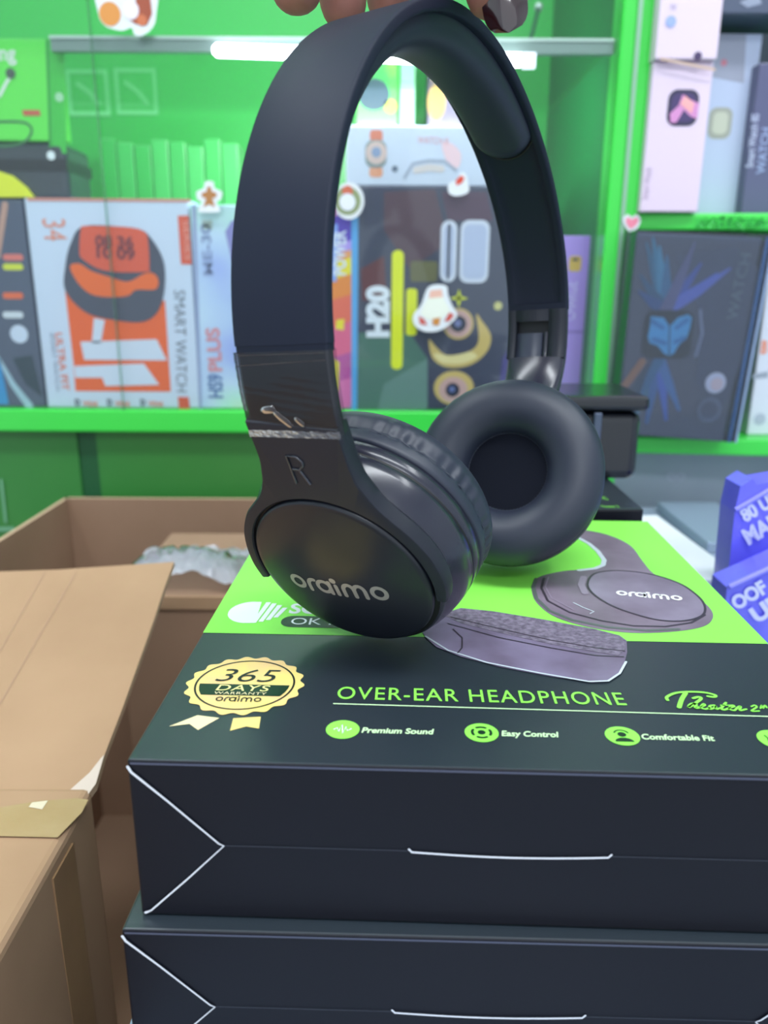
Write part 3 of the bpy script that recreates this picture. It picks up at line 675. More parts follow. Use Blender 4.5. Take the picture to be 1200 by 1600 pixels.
# things in the open carton
ib = thing('small_cardboard_box', 'plain brown cardboard box standing inside the open carton', 'box', (-.15, .6, .534))
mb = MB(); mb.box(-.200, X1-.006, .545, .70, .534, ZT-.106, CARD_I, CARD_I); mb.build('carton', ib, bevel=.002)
mb = MB(); mb.box(-.200, X1-.006, .5435, .5455, ZT-.116, ZT-.106, CARD); mb.build('rim', ib)
bw = MB(); rg = random.Random(2); rows = []
for a in range(15):
    row = []
    for b in range(25):
        u = a/14; v = b/24; x = -.205 + .098*v; y = .550 + .10*u; z = ZT - .103 + .022*math.sin(math.pi*v)**.6*math.sin(math.pi*min(1, u*1.3+.15))**.6 + rg.uniform(-.0030, .0030)
        row.append((x, y, z))
    rows.append(row)
bw.grid(rows, clear_mat('bubble_wrap', 'e6e8f0', 1.6, .12, .42, 'd6dae6', bump=(120, .8, .004))); tag(bw.build('bubble_wrap'), 'crumpled clear bubble wrap on the small box inside the open carton', 'bubble wrap')
# nearer closed carton with tape
tb = thing('taped_cardboard_box', 'closed cardboard carton with brown tape at the lower left, nearest the viewer', 'box', (-.3, .2, .53))
mb = MB(); XR = -.1255; YB = .292
mb.hexa([(-.60, .02, .53), (XR+.004, .02, .53), (XR, YB, .53), (-.60, YB, .53), (-.60, .02, zc-.006), (XR, .02, zc-.006), (XR, YB, zc), (-.60, YB, zc)], mat('cardboard_side', 'b08f72', .75, spec=.2, bump=(50, .2, .001), var=(12, '9c7c62', .6)), CARD); mb.build('carton', tb, bevel=.0035, seg=3)
TAPE = mat('brown_packing_tape', 'a98c62', .25, spec=.6, bump=(90, .3, .001), var=(30, 'b89f78', .7))
tp = Plane((0, YB, zc+.0006), (1, 0, 0), (0, 1, .02), .0002)
mb = MB(); mb.pxpoly(tp, [(-60, 1262), (0, 1262), (60, 1252), (120, 1248), (138, 1250), (128, 1270), (90, 1309), (0, 1307), (-60, 1306)], TAPE, 1)
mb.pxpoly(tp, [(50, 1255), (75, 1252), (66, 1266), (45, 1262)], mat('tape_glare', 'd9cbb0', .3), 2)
mb.build('tape', tb)
mb = MB(); mb.box(XR-.0005, XR+.0008, YB-.046, YB-.026, zc-.105, zc-.008, mat('side_tape', '9c7b58', .4, bump=(60, .3, .001), var=(25, '8c6c50', .8))); mb.build('tape', tb)

# ============================================================ THINGS ON THE COUNTER, RIGHT
def boxthing(name, label, x0, x1, y0, y1, z0, z1, m, mtop=None, bevel=.0015, rot=0, cat='box', part='carton', group=None):
    t = thing(name, label, cat, ((x0+x1)/2, (y0+y1)/2, z0), group)
    mb = MB(); c = V(((x0+x1)/2, (y0+y1)/2, 0)); R = Matrix.Rotation(rot, 3, 'Z')
    P = [R @ (V(p) - c) + c for p in ((x0,y0,z0),(x1,y0,z0),(x1,y1,z0),(x0,y1,z0),(x0,y0,z1),(x1,y0,z1),(x1,y1,z1),(x0,y1,z1))]
    mb.hexa(P, m, mtop); mb.build(part, t, bevel=bevel); return t
# two black cartons behind the stack
boxthing('black_box', 'lower black box of the pair behind the headphone stack', -.03, .139, .410, .56, CZ, ZT-.047, BLK)
bb = boxthing('black_box', 'upper black box with small green words, behind the lime green box lid', -.03, .141, .4075, .56, ZT-.0465, ZT+.0035, BLK, BLK_TOP)
bp = Plane((0, .4075, ZT+.0036), (1, 0, 0), (0, 1, 0), .0001); mb = MB()
mb.pxtext(bp, 'C', (944, 781), (951, 781), .006, LG, 1); mb.pxtext(bp, 'Theater 2', (941, 793), (968, 793), .004, LG, 1)
mb.build('lid_lettering', bb)
# white flat box at the right
wb = thing('white_box', 'flat glossy white box at the right edge, between headphone box and purple packets', 'box', (.2, .5, CZ))
pz = Plane((0, .5, ZT-.055), (1, 0, 0), (0, 1, 0)); A = pz.px(1028, 804); B = pz.px(1132, 880)
a2 = V((A[0], A[1]+.5)); b2 = V((B[0], B[1]+.5)); d = (b2 - a2).normalized(); nl = V((-abs(d.y), 0)) ; b3 = b2 + d*.028
inn = V((d.y, -d.x)); inn = inn if inn.x < 0 else -inn
q = [b3 + inn*.035, b3, a2, a2 + inn*.035]; zz0, zz1 = CZ, ZT-.055
mb = MB(); mb.hexa([(p.x, p.y, zz0) for p in q] + [(p.x, p.y, zz1) for p in q], mat('white_card', 'f2f6fb', .25, coat=.3)); mb.build('carton', wb, bevel=.002, recalc=True)
# black lidded case and strap on the black box
bc = thing('black_case', 'glossy black lidded case standing on the upper black box, right of the ear cup', 'case', (.115, .49, ZT+.0035))
GB = mat('black_case_plastic', '0e111a', .25, spec=.5, coat=.2)
mb = MB(); mb.box(.085, .156, .470, .53, ZT+.0038, ZT+.046, GB); mb.build('body', bc, bevel=.006, seg=4)
mb = MB(); mb.box(.083, .159, .467, .533, ZT+.047, ZT+.056, GB); mb.build('lid', bc, bevel=.003, seg=3)
mb = MB(); mb.box(.126, .131, .4675, .470, ZT+.018, ZT+.046, mat('clasp', '4a5468', .25, .3)); mb.build('clasp', bc, bevel=.0008)
gc = mat('green_tag', '7dd05a', .4); mb = MB(); mb.box(.104, .116, .4685, .4695, ZT+.007, ZT+.014, gc); mb.build('green_tag', bc)
# purple packets
PUR = mat('purple_foil', '6866f2', .28, spec=.6, coat=.2, var=(30, '7c7afa', .8)); PURL = mat('purple_foil_ridge', '8c8afc', .3)
def packet(label, Y, outl, ridge, texts, back=.03):
    t = thing('purple_packet', label, 'packet', (.2, Y, CZ), 'purple packets'); pl = Plane((0, Y, CZ), (1, 0, 0), (0, -.10, 1), .0003)
    F = [pl.P(*pl.px(*p)) for p in outl]; Bk = [p + V((0, back, 0)) for p in F]
    F = [V((p.x, p.y, max(p.z, CZ+.0005))) for p in F]; Bk = [V((p.x, p.y, max(p.z, CZ+.0005))) for p in Bk]
    mb = MB(); mb.face(F, PUR); mb.face(Bk[::-1], PUR)
    for i in range(len(F)): mb.face([F[i-1], Bk[i-1], Bk[i], F[i]], PUR)
    mb.build('pouch', t, recalc=True, bevel=.002)
    mb = MB(); mb.tube([pl.P(*pl.px(*p), 2) for p in ridge], .0016, PURL, 8); mb.build('seam_ridge', t)
    mb = MB()
    for s_, a, b, h in texts: mb.pxtext(pl, s_, a, b, h, mat('packet_white', 'd4d8ff', .4), 3, bold=.05)
    mb.build('lettering', t)
packet('purple foil packet standing behind another at the right edge', .435, [(1157,760),(1176,748),(1183,757),(1270,742),(1270,1060),(1120,1060),(1136,920),(1148,800)], [(1149,796),(1200,766),(1250,742)], [('80 UL', (1163,815), (1218,783), .0085), ('MAK', (1168,850), (1226,818), .010)], .02)
packet('purple foil packet in front of the other at the right edge', .405, [(1136,918),(1270,858),(1270,1130),(1112,1130)], [(1139,916),(1200,888),(1250,866)], [('OOF', (1150,952), (1200,922), .0085), ('UL', (1182,972), (1224,946), .010)], .02)
# pale trays seen on the counter behind
PT = mat('pale_tray', '9aa9bd', .35)
boxthing('pale_tray', 'pale grey flat tray on the counter near the purple packets', .330, .45, .54, .66, CZ, CZ+.008, PT, cat='tray', part='tray')
boxthing('pale_tray', 'pale grey flat tray farther back on the counter, under the cabinet', .275, .335, .63, .76, CZ, CZ+.010, mat('pale_tray2', '8494a8', .35), cat='tray', part='tray')
lt = MB(); pg = face_y(.829); lt.pxtext(pg, 'oo', (1041, 750), (1070, 750), .012, mat('pale_mark', 'c3cbe0', .4), 1, bold=.03); lt.build('pale_mark', cab)

# ============================================================ BOXES IN THE CABINET
def shelfbox(name, label, bl, br, ytop, Y, depth, col, art=None, cat='box', zb=None, group=None, rough=.35, side=None):
    """upright box: bl/br = lower front corners as seen, ytop = pixel row of the top edge at its middle"""
    pl = face_y(Y); x0, z0 = pl.px(*bl); x1, z1 = pl.px(*br); xt, zt = pl.px((bl[0]+br[0])/2, ytop)
    zb_ = zb if zb is not None else min(z0, z1); m = mat(name + '_' + col, col, rough, coat=.15)
    t = thing(name, label, cat, ((x0+x1)/2, Y + depth/2, ZT + zb_), group); mb = MB(); mb.box(x0, x1, Y, Y+depth, ZT+zb_, ZT+zt, side or m); mb.f[-4] = mb.f[-4]
    mb.m[2] = mb.mi(m); mb.build('carton', t, bevel=.0012)
    if art: a = MB(); art(a, pl); a.build('front_print', t)
    return t
ZS = -.0025
# -- white and orange smart watch box
def art11(a, pl):
    O = ink('f0621e'); W_ = ink('d3dcf2'); D = ink('474a5e'); RD = ink('e0593c')
    a.pxpoly(pl, [(102,455),(115,568),(118,611),(267,612),(258,470)], O, 1)
    a.pxpoly(pl, [(126,534),(245,530),(261,563),(132,562)], W_, 2); a.pxpoly(pl, [(116,572),(225,568),(249,601),(165,603),(160,590),(118,590)], W_, 2)
    a.pxpoly(pl, [(147,497),(164,500),(158,536),(144,536)], W_, 2)
    wpts = [(133,353),(111,380),(102,420),(103,455),(133,487),(173,499),(227,502),(253,474),(257,413),(233,368),(207,357)]
    a.pxpoly(pl, wpts, D, 3, True)
    a.pxpoly(pl, [(110,417),(125,412),(143,423),(170,432),(200,440),(225,428),(240,427),(248,438),(243,452),(213,453),(197,463),(150,462),(125,445)], ink('f06a24'), 4, True)
    a.pxpoly(pl, [(127,360),(135,353),(200,355),(226,362),(232,377),(234,418),(228,425),(165,423),(130,405),(125,390)], RD, 5, True)
    a.pxtext(pl, '08 36', (150,385), (210,388), .010, ink('7a3038'), 6, bold=.04); a.pxtext(pl, '10 09', (152,402), (212,406), .010, ink('7a3038'), 6, bold=.04)
    a.pxtext(pl, 'SMART WATCH', (272,453), (276,612), .011, ink('6a7080'), 2, bold=-.005)
    a.pxpoly(pl, [(278,337),(295,337),(300,413),(283,413)], RD, 2); a.pxtext(pl, 'SERIES', (286,345), (290,406), .006, ink('f0a090'), 3)
    a.pxtext(pl, '34', (66,342), (70,376), .022, ink('e6907c'), 2); a.pxtext(pl, 'ULTRA FIT', (86,520), (98,610), .007, ink('e8836c'), 2, bold=.02); a.pxtext(pl, 'SMART WATCH', (78,520), (88,610), .004, ink('8a93a8'), 2)
    for x in (118, 168, 220): a.pxtext(pl, 'D', (x,633), (x+8,633), .006, ink('4c5466'), 2, bold=.05); a.pxtext(pl, 'WEAR', (x+12,634), (x+36,635), .005, ink('e8907a'), 2, bold=.03)
    a.pxpoly(pl, [(278,620),(295,620),(297,640),(280,640)], RD, 2)
    a.pxpoly(pl, [(42,309),(298,311),(299,316),(43,314)], ink('d98f86'), 2)
shelfbox('smart_watch_box', 'white box with an orange and black smart watch and a large 11', (75,637), (313,640), 310, .79, .07, 'cfd9f2', art11, zb=ZS)
# -- pearly box
IR = bpy.data.materials.new('pearl_print'); IR.use_nodes = True; nt = IR.node_tree; bs = nt.nodes['Principled BSDF']; bs.inputs['Roughness'].default_value = .3
tcn = nt.nodes.new('ShaderNodeTexCoord'); ns = nt.nodes.new('ShaderNodeTexNoise'); ns.inputs['Scale'].default_value = 9; ns.inputs['Detail'].default_value = 1
cr = nt.nodes.new('ShaderNodeValToRGB'); cr.color_ramp.elements[0].position = .33; cr.color_ramp.elements[0].color = lin('e6ecc8'); cr.color_ramp.elements[1].position = .66; cr.color_ramp.elements[1].color = lin('8f9af0')
for p_, c_ in ((.42, 'bfe8e0'), (.50, 'c8dcf6'), (.58, 'b8ccf4')): e_ = cr.color_ramp.elements.new(p_); e_.color = lin(c_)
nt.links.new(tcn.outputs['Object'], ns.inputs['Vector']); nt.links.new(ns.outputs['Fac'], cr.inputs['Fac']); nt.links.new(cr.outputs['Color'], bs.inputs['Base Color'])
def artM(a, pl):
    a.pxtext(pl, 'HS9', (348,622), (347,585), .014, ink('5a78b0'), 2, bold=.03); a.pxtext(pl, 'PLUS', (347,580), (342,512), .013, ink('e08c96'), 2, bold=.03)
    a.pxpoly(pl, [(300,320),(306,320),(316,640),(311,640)], ink('9aa6cf'), 1)
    a.pxtext(pl, 'ME-30', (333,430), (328,350), .009, ink('8592c0'), 2, bold=.02); a.pxpoly(pl, [(316,344),(332,344),(332,358),(318,358)], ink('a9b8b4'), 2)
    a.pxpoly(pl, [(352,362),(362,345),(378,342),(378,412),(362,405)], ink('8f8acb'), 2)
tt = shelfbox('pearly_box', 'pearly pale blue box beside the white and orange smart watch box', (315,640), (405,642), 320, .79, .07, 'c9dcf2', artM, zb=ZS); tt.children[0].data.materials[-1] = IR; tt.children[0].data.materials[0] = IR
# -- colourful spine
def artS(a, pl):
    cols = [('5a3ac0', 340, 385), ('b89af0', 385, 400), ('f0a060', 400, 412), ('f4e020', 412, 438), ('f08a30', 438, 470), ('ee6a50', 470, 512), ('e8608c', 512, 560), ('c050a0', 560, 600), ('e070b0', 600, 644)]
    for c, y0, y1 in cols: a.pxpoly(pl, [(515,y0),(549,y0-10),(549,y1-10),(515,y1)], ink(c), 1)
    a.pxpoly(pl, [(515,350),(528,350),(526,440),(515,440)], ink('8aa8f4'), 2); a.pxtext(pl, 'POWER', (540,430), (540,360), .012, ink('e8ecff'), 3, bold=.03)
    a.pxpoly(pl, [(520,560),(530,566),(528,612),(520,600)], ink('f4e020'), 2); a.pxpoly(pl, [(526,500),(538,498),(537,516),(524,514)], ink('f4e020'), 2)
    a.pxpoly(pl, [(549,330),(560,330),(558,643),(549,643)], ink('5aa8e8'), 2)
shelfbox('rainbow_box', 'narrow box with a purple, yellow and red spine left of the dark H20 box', (500,643), (558,643), 325, .79, .07, 'd888c8', artS, zb=ZS)
# -- dark H20 box
def artH(a, pl):
    Y_ = ink('eef01c'); G = ink('d8b870'); G2 = ink('f0dca0'); PK = ink('d3a6a4'); DK = ink('1e2038'); WG = ink('dfe0f4')
    a.pxpoly(pl, [(560,520),(640,520),(668,560),(668,640),(557,640)], ink('4f7468'), 1); a.pxpoly(pl, [(600,600),(668,560),(668,640),(590,640)], ink('6a8a84'), 1.5)  # greenish glass reflection painted onto the lower front
    for pp, c in (([(600,300),(680,296),(700,380),(640,420),(600,360)], '5c4350'), ([(564,420),(600,400),(604,470),(566,470)], '6a3a40'), ([(690,300),(760,300),(770,345),(700,345)], '5a4055')): a.pxpoly(pl, pp, ink(c), 1)
    a.pxtext(pl, 'H20', (606,527), (606,446), .020, ink('eef0ff'), 3, bold=.06)
    u0, v0 = pl.px(611, 577); u1, v1 = pl.px(631, 391); a.rrect(pl, u0, v0, u1, v1, .005, Y_, 2)
    u0, v0 = pl.px(634, 524); u1, v1 = pl.px(652, 451); a.rrect(pl, u0, v0, u1, v1, .003, Y_, 2)
    u0, v0 = pl.px(641, 440); u1, v1 = pl.px(684, 408); a.rrect(pl, u0, v0, u1, v1, .003, ink('6f6a48'), 2)
    for x0, y0, x1, y1 in ((687,441,715,344), (717,442,766,344)):
        u0, v0 = pl.px(x0, y0); u1, v1 = pl.px(x1, y1); a.rrect(pl, u0, v0, u1, v1, .008, WG, 2); a.rrect(pl, u0+.003, v0+.004, u1-.003, v1-.004, .006, ink('c0c6e6'), 3)
    c = pl.px(717, 466)
    for an in (0, 90): t_ = math.radians(an); a.stroke(pl, [(c[0]-.008*math.cos(t_), c[1]-.008*math.sin(t_)), (c[0], c[1]), (c[0]+.008*math.cos(t_), c[1]+.008*math.sin(t_))], [.0006, .0045, .0006], Y_, 2)
    a.disc(pl, pl.px(778, 478), .004, ink('d9cf8c'), 2)
    a.pxpoly(pl, [(670,530),(676,560),(700,574),(735,570),(760,550),(767,525),(752,500),(744,492),(748,530),(735,548),(700,555),(684,545)], G, 2, True)
    a.pxpoly(pl, [(678,552),(690,566),(720,568),(745,558),(735,550),(705,556)], G2, 3, True)
    a.disc(pl, pl.px(716, 506), .0150, G, 3); a.disc(pl, pl.px(716, 506), .0130, PK, 4); a.disc(pl, pl.px(716, 506), .0078, DK, 5); a.disc(pl, pl.px(715, 505), .0035, ink('7a80b8'), 6)
    a.disc(pl, pl.px(709, 606), .0200, G, 2, ry=.0170); a.disc(pl, pl.px(708, 609), .0145, PK, 3, ry=.0130); a.disc(pl, pl.px(707, 609), .0070, DK, 4); a.disc(pl, pl.px(706, 608), .0030, ink('6a74b0'), 5)
    a.pxpoly(pl, [(785,560),(797,540),(798,640),(780,600)], ink('453a80'), 1.2)
shelfbox('dark_gadget_box', 'dark box reading H20 with a yellow bar and gold watches, seen through the headband', (559,643), (812,646), 291, .79, .09, '3f4058', artH, zb=ZS)
# -- white watch box lying on it
def artW(a, pl):
    u0, v0 = pl.px(578, 222); u1, v1 = pl.px(598, 203); a.rrect(pl, u0, v0, u1, v1, .003, ink('dc8068'), 1)
    u0, v0 = pl.px(577, 277); u1, v1 = pl.px(598, 261); a.rrect(pl, u0, v0, u1, v1, .003, ink('e8a080'), 1)
    u0, v0 = pl.px(571, 262); u1, v1 = pl.px(604, 219); a.rrect(pl, u0, v0, u1, v1, .007, ink('8a9496'), 2)
    a.disc(pl, pl.px(588, 239), .0098, ink('d8bcb8'), 3); a.disc(pl, pl.px(588, 238), .0045, ink('8c9cc0'), 4)
    a.pxpoly(pl, [(690,225),(705,224),(720,240),(716,262),(700,256)], ink('f4cdd8'), 1, True)
    a.pxtext(pl, 'WATCH 8', (652,224), (700,226), .006, ink('e0a0a8'), 2)
    a.stroke(pl, [pl.px(*p) for p in [(632,278),(645,256),(670,251),(695,252),(712,266)]], .0025, ink('a8aec4'), 2); a.stroke(pl, [pl.px(*p) for p in [(650,266),(670,262),(690,264)]], .006, ink('dccfd0'), 2)
    a.disc(pl, pl.px(617, 264), .0028, ink('6a7488'), 2)
pl_ = face_y(.79); zt_ = pl_.px(680, 291)[1]
shelfbox('white_watch_box', 'white box with a small orange-strapped watch, lying on the dark H20 box', (541,290), (800,294), 196, .792, .085, 'd2d8ee', artW, zb=zt_+.0004)
# -- packages further back, above
def artG(a, pl):
    a.disc(pl, pl.px(584, 148), .018, ink('2c4a5a'), 1, ry=.016); a.disc(pl, pl.px(610, 166), .007, ink('d8e050'), 1)
def on_wall(name, label, p0, p1, Y, depth, col, art=None, zb=None): return shelfbox(name, label, p0, (p1[0], p0[1]), p1[1], Y, depth, col, art, zb=zb)
pk = []
shelfbox('green_package', 'small green package with a dark round picture, above the white watch box', (556,190), (622,190), 90, .96, .06, '4fdc48', artG, zb=zt_+.0005)
shelfbox('brown_package', 'dark brown package right of the small green package in the cabinet', (668,190), (760,192), 90, .96, .06, '57486a', lambda a, pl: a.disc(pl, pl.px(682, 160), .010, ink('c89a50'), 1, ry=.018), zb=zt_+.0005)
shelfbox('pale_package', 'pale translucent-looking package between the green and brown packages', (624,190), (648,190), 90, .965, .05, 'a6dcb8', None, zb=zt_+.0005)
# plinth carrying those (hidden behind the front boxes)
boxthing('storage_box', 'dark storage box hidden behind the dark H20 box', .0-.05, .14, .93, 1.06, ZT+ZS, ZT+zt_, ink('3a4456'))
# -- purple box by the upright
def artP(a, pl):
    u0, v0 = pl.px(888, 424); u1, v1 = pl.px(909, 400); a.rrect(pl, u0, v0, u1, v1, .003, ink('e0b050'), 1); a.rrect(pl, u0+.003, v0+.010, u1-.003, v1-.002, .002, ink('6a5a50'), 2)
    a.pxpoly(pl, [(870,517),(913,517),(913,520),(870,520)], ink('8a68c8'), 1); a.pxtext(pl, 'CHARGE', (898,500), (902,440), .012, ink('d8c4ff'), 1)
shelfbox('purple_box', 'lilac box with a small gold badge beside the green upright', (850,648), (903,648), 368, .83, .07, 'b48cf0', artP, zb=ZS)
# -- left edge: dark box, black case, yellow packet, green cable box
def artD(a, pl):
    for y, c in ((402, 'e07870'), (417, 'd8dc40'), (462, 'e86a40'), (492, 'd8dce8')): u0, v0 = pl.px(5, y+5); u1, v1 = pl.px(36, y-5); a.rrect(pl, u0, v0, u1, v1, .003, ink(c), 1)
    a.disc(pl, pl.px(30, 522), .0088, ink('d4dcf4'), 1); a.stroke(pl, [pl.px(-10, 545), pl.px(20, 600), pl.px(46, 634)], [.002, .006, .008], ink('a8c4d8'), 1); a.pxpoly(pl, [(-30,550),(0,560),(14,632),(-30,632)], ink('2f90d0'), 1)
    a.stroke(pl, [pl.px(-4, 400), pl.px(8, 320)], .006, ink('c09488'), 1); a.pxpoly(pl, [(20,560),(50,555),(66,620),(40,600)], ink('283a48'), 1)
shelfbox('dark_cable_box', 'dark blue-grey box with coloured labels at the left edge', (-90,636), (72,637), 312, .793, .07, '47506a', artD, zb=ZS)
fz = face_y(.80); topd = face_y(.793).px(0, 312)[1]
bk = thing('black_speaker', 'flat black case with silver stud on top of the dark box at the left edge', 'case', (-.38, .84, ZT+topd))
x1_ = fz.px(104, 290)[0]; mb = MB(); mb.box(x1_-.20, x1_, .805, .87, ZT+topd+.0005, ZT+topd+.052, mat('case_black', '2b333c', .3, coat=.3)); mb.build('body', bk, bevel=.006, seg=3)
mb = MB(); mb.box(x1_-.20, x1_+.0008, .8035, .87, ZT+topd+.027, ZT+topd+.037, mat('case_rib', '15191e', .4)); mb.build('rib', bk)
mb = MB(); mb.disc(face_y(.8030), face_y(.8030).px(80, 243), .004, mat('stud', 'dfe4e8', .2, .8)); mb.build('stud', bk)
yp = face_y(.80); mb = MB(); F = [yp.P(*yp.px(*p)) for p in [(-40,308),(52,308),(40,292),(18,274),(0,268),(-40,266)]]; mb.face(F, ink('e6e830')); mb.face([p+V((0,.004,0)) for p in F][::-1], ink('e6e830'))
for i in range(len(F)): mb.face([F[i-1], F[i-1]+V((0,.004,0)), F[i]+V((0,.004,0)), F[i]], ink('e6e830'))
tag(mb.build('yellow_packet'), 'crumpled bright yellow packet on the dark box at the left edge', 'packet')
def artC(a, pl):
    wc = ink('dfe8e0'); gc_ = ink('3f9a48'); a.pxtext(pl, 'ing', (-6,94), (26,94), .012, wc, 2, bold=.03)
    a.stroke(pl, [(q.x, q.y) for q in spline([(*pl.px(*p), 0) for p in [(-20,192),(10,190),(40,192),(50,205),(38,222),(10,228),(-20,226)]], 5)], .0022, ink('3c7a48'), 2)
    a.stroke(pl, [pl.px(*p) for p in [(0,150),(10,130),(18,118)]], .003, wc, 2); a.disc(pl, pl.px(17, 115), .0045, ink('4a5a50'), 3)
    a.pxpoly(pl, [(35,172),(62,172),(64,181),(37,181)], ink('c8604c'), 2)
    a.pxpoly(pl, [(71,62),(100,66),(104,240),(78,238)], ink('3ebe44'), 1)
    for p in ((74,64,79,236),): a.stroke(pl, [pl.px(p[0], p[1]), pl.px(p[2], p[3])], .0022, ink('2c9a3a'), 2)
    a.disc(pl, pl.px(93, 152), .004, ink('a8d8b0'), 2)
zz_ = face_y(.805); shelfbox('green_cable_box', 'bright lime green cable box at the upper left corner', (-110,236), (105,240), 60, .806, .015, '5fe04a', artC, zb=topd+.0530)
# -- pale green ghosts: glass reflections built as boxes and outlined squares
MG = mat('mint_plastic', '52cc68', .3)
for i in range(8):
    pl2 = face_y(1.0); x0 = pl2.px(160 + i*27, 300)[0]; zz = pl2.px(200, 216 + (i % 3)*5)[1]
    boxthing('mint_box', ['narrow mint green box in the row at the back of the cabinet, beside its twins'][0], x0, x0+.0195, 1.0, 1.05, ZT+ZS, ZT+zz-.001*(i % 2), MG if i % 2 else mat('mint_plastic_b', '48c45e', .3), group='mint boxes at the back of the cabinet')
for (x, y), lab in zip(((138, 145), (213, 143)), ('pale square label on the green back panel, left of its twin', 'pale square label on the green back panel, right of its twin')):
    pl2 = face_y(1.099); c = pl2.px(x, y); mb = MB()
    o_ = [(c[0]+dx*.024, c[1]+dz*.024) for dx, dz in ((-1,-1),(1,-1),(1,1),(-1,1))]  # outlined square stands for a reflection in the door glass
    mb.stroke(pl2, o_, .007, mat('pale_label', '7fe394', .4), 2, closed=True); mb.stroke(pl2, [(c[0]-.012, c[1]+.010), (c[0]+.002, c[1]), (c[0]+.012, c[1]-.012)], .006, mat('pale_label', '7fe394', .4), 2)
    tag(mb.build('square_label'), lab, 'label')
# hook with bright head, right of the band
hk = MB(); hk.tube([at_d(841, 14, .84), at_d(832, 50, .84), at_d(822, 80, .84), at_d(816, 100, .84)], .0022, mat('hook_wire', '2f6a48', .3, .6), 8)
hk.tube([at_d(842, 8, .84), at_d(841, 14, .84)], .0045, mat('hook_head', 'dfe6ea', .2, .3), 10); tag(hk.build('hanging_hook'), 'thin dark hook with a pale head hanging by the tube lamp, right of the headband', 'hook')

# ============================================================ RIGHT BAY
def bayY(x): return YF - .10*(x - px1)/(cx1 - px1)
def artPk(a, pl):
    u0, v0 = pl.px(1040, 197); u1, v1 = pl.px(1094, 140); a.rrect(pl, u0, v0, u1, v1, .008, ink('3c3850'), 1); a.rrect(pl, u0+.003, v0+.003, u1-.003, v1-.003, .006, ink('4a3c68'), 2)
    a.pxpoly(pl, [(1046,178),(1060,165),(1066,148),(1078,156),(1092,162),(1088,186),(1078,182),(1068,172),(1056,192),(1047,192)], ink('d08cc0'), 3); a.pxpoly(pl, [(1062,162),(1070,150),(1084,162),(1080,178),(1068,168)], ink('f0a8a8'), 4)
    a.pxtext(pl, 'Smart Watch', (1012,312), (1019,262), .006, ink('b8a4bc'), 1)
shelfbox('pink_watch_box', 'pale pink watch box with a square watch face, beside the green upright', (1000,331), (1090,333), 96, .768, .05, 'ddc9dc', artPk, zb=.1843)
def artPk2(a, pl):
    a.disc(pl, pl.px(1090, 88), .0035, ink('4a3a60'), 2); a.disc(pl, pl.px(1048, 34), .0045, ink('9aacdc'), 2); a.pxtext(pl, 'W', (1046,16), (1056,17), .005, ink('a89cc0'), 2)
    a.stroke(pl, [pl.px(1033, 92), pl.px(1116, 109)], .0022, ink('c8ac9c'), 2)
pz_ = face_y(.768).px(1045, 96)[1]
shelfbox('pink_watch_box', 'pale pink box on top of the pink box that shows a square watch', (1023,94), (1120,96), -60, .762, .056, 'dfccdc', artPk2, zb=pz_+.0004)
def artWh(a, pl):
    u0, v0 = pl.px(1104, 217); u1, v1 = pl.px(1146, 168); a.rrect(pl, u0, v0, u1, v1, .007, ink('a6a89c'), 1); a.rrect(pl, u0+.004, v0+.004, u1-.004, v1-.004, .005, ink('c4c6b4'), 2)
    a.disc(pl, pl.px(1131, 98), .003, ink('c88090'), 1); a.pxpoly(pl, [(1100,52),(1166,54),(1162,130),(1100,118)], ink('9ea2b4'), .6)
shelfbox('white_watch_box', 'white box with a pale watch, behind and right of the pink watch boxes', (1062,334), (1157,337), 52, .83, .05, 'b9c4de', artWh, zb=.1843)
def artNv(a, pl):
    a.pxtext(pl, 'Smart Watch 8S', (1176,262), (1186,178), .007, ink('b8bcd8'), 1, bold=.02); a.pxtext(pl, 'WATCH', (1194,272), (1204,200), .008, ink('98a4cc'), 1, bold=.02)
shelfbox('navy_watch_box', 'dark blue-grey box with pale upright words at the right edge', (1157,338), (1300,344), 98, .815, .05, '57587a', artNv, zb=.1843)
shelfbox('dark_box', 'dark box lying across the top right corner of the shelf', (1120,46), (1330,50), -90, .80, .06, '4b546a', lambda a, pl: a.pxpoly(pl, [(1155,4),(1185,-10),(1190,6),(1168,12)], ink('9098ac'), 1), zb=face_y(.815).px(1200, 30)[1] )
# garland on the middle shelf
gm = MB(); rg = random.Random(4); GT = mat('tinsel_green', '1f8a34', .25, .3); GT2 = mat('tinsel_bright', '49c860', .25, .3)
for i in range(900):
    x = rg.uniform(.288, .60); y = bayY(x) - .002; z = ZT + .175 + rg.uniform(-.004, .004); a = rg.uniform(0, 6.28); L = rg.uniform(.002, .005); d = V((math.cos(a), -abs(rg.uniform(0, .6)), math.sin(a)))*L; p = V((x, y, z)); sd = d.cross(V((0, 1, .3))).normalized()*.0005
    gm.face([p - sd, p + sd, p + d + sd*.3, p + d - sd*.3], GT if rg.random() < .6 else GT2)
tag(gm.build('tinsel_garland'), 'green tinsel garland along the front of the right-hand shelf', 'garland', kind='stuff')
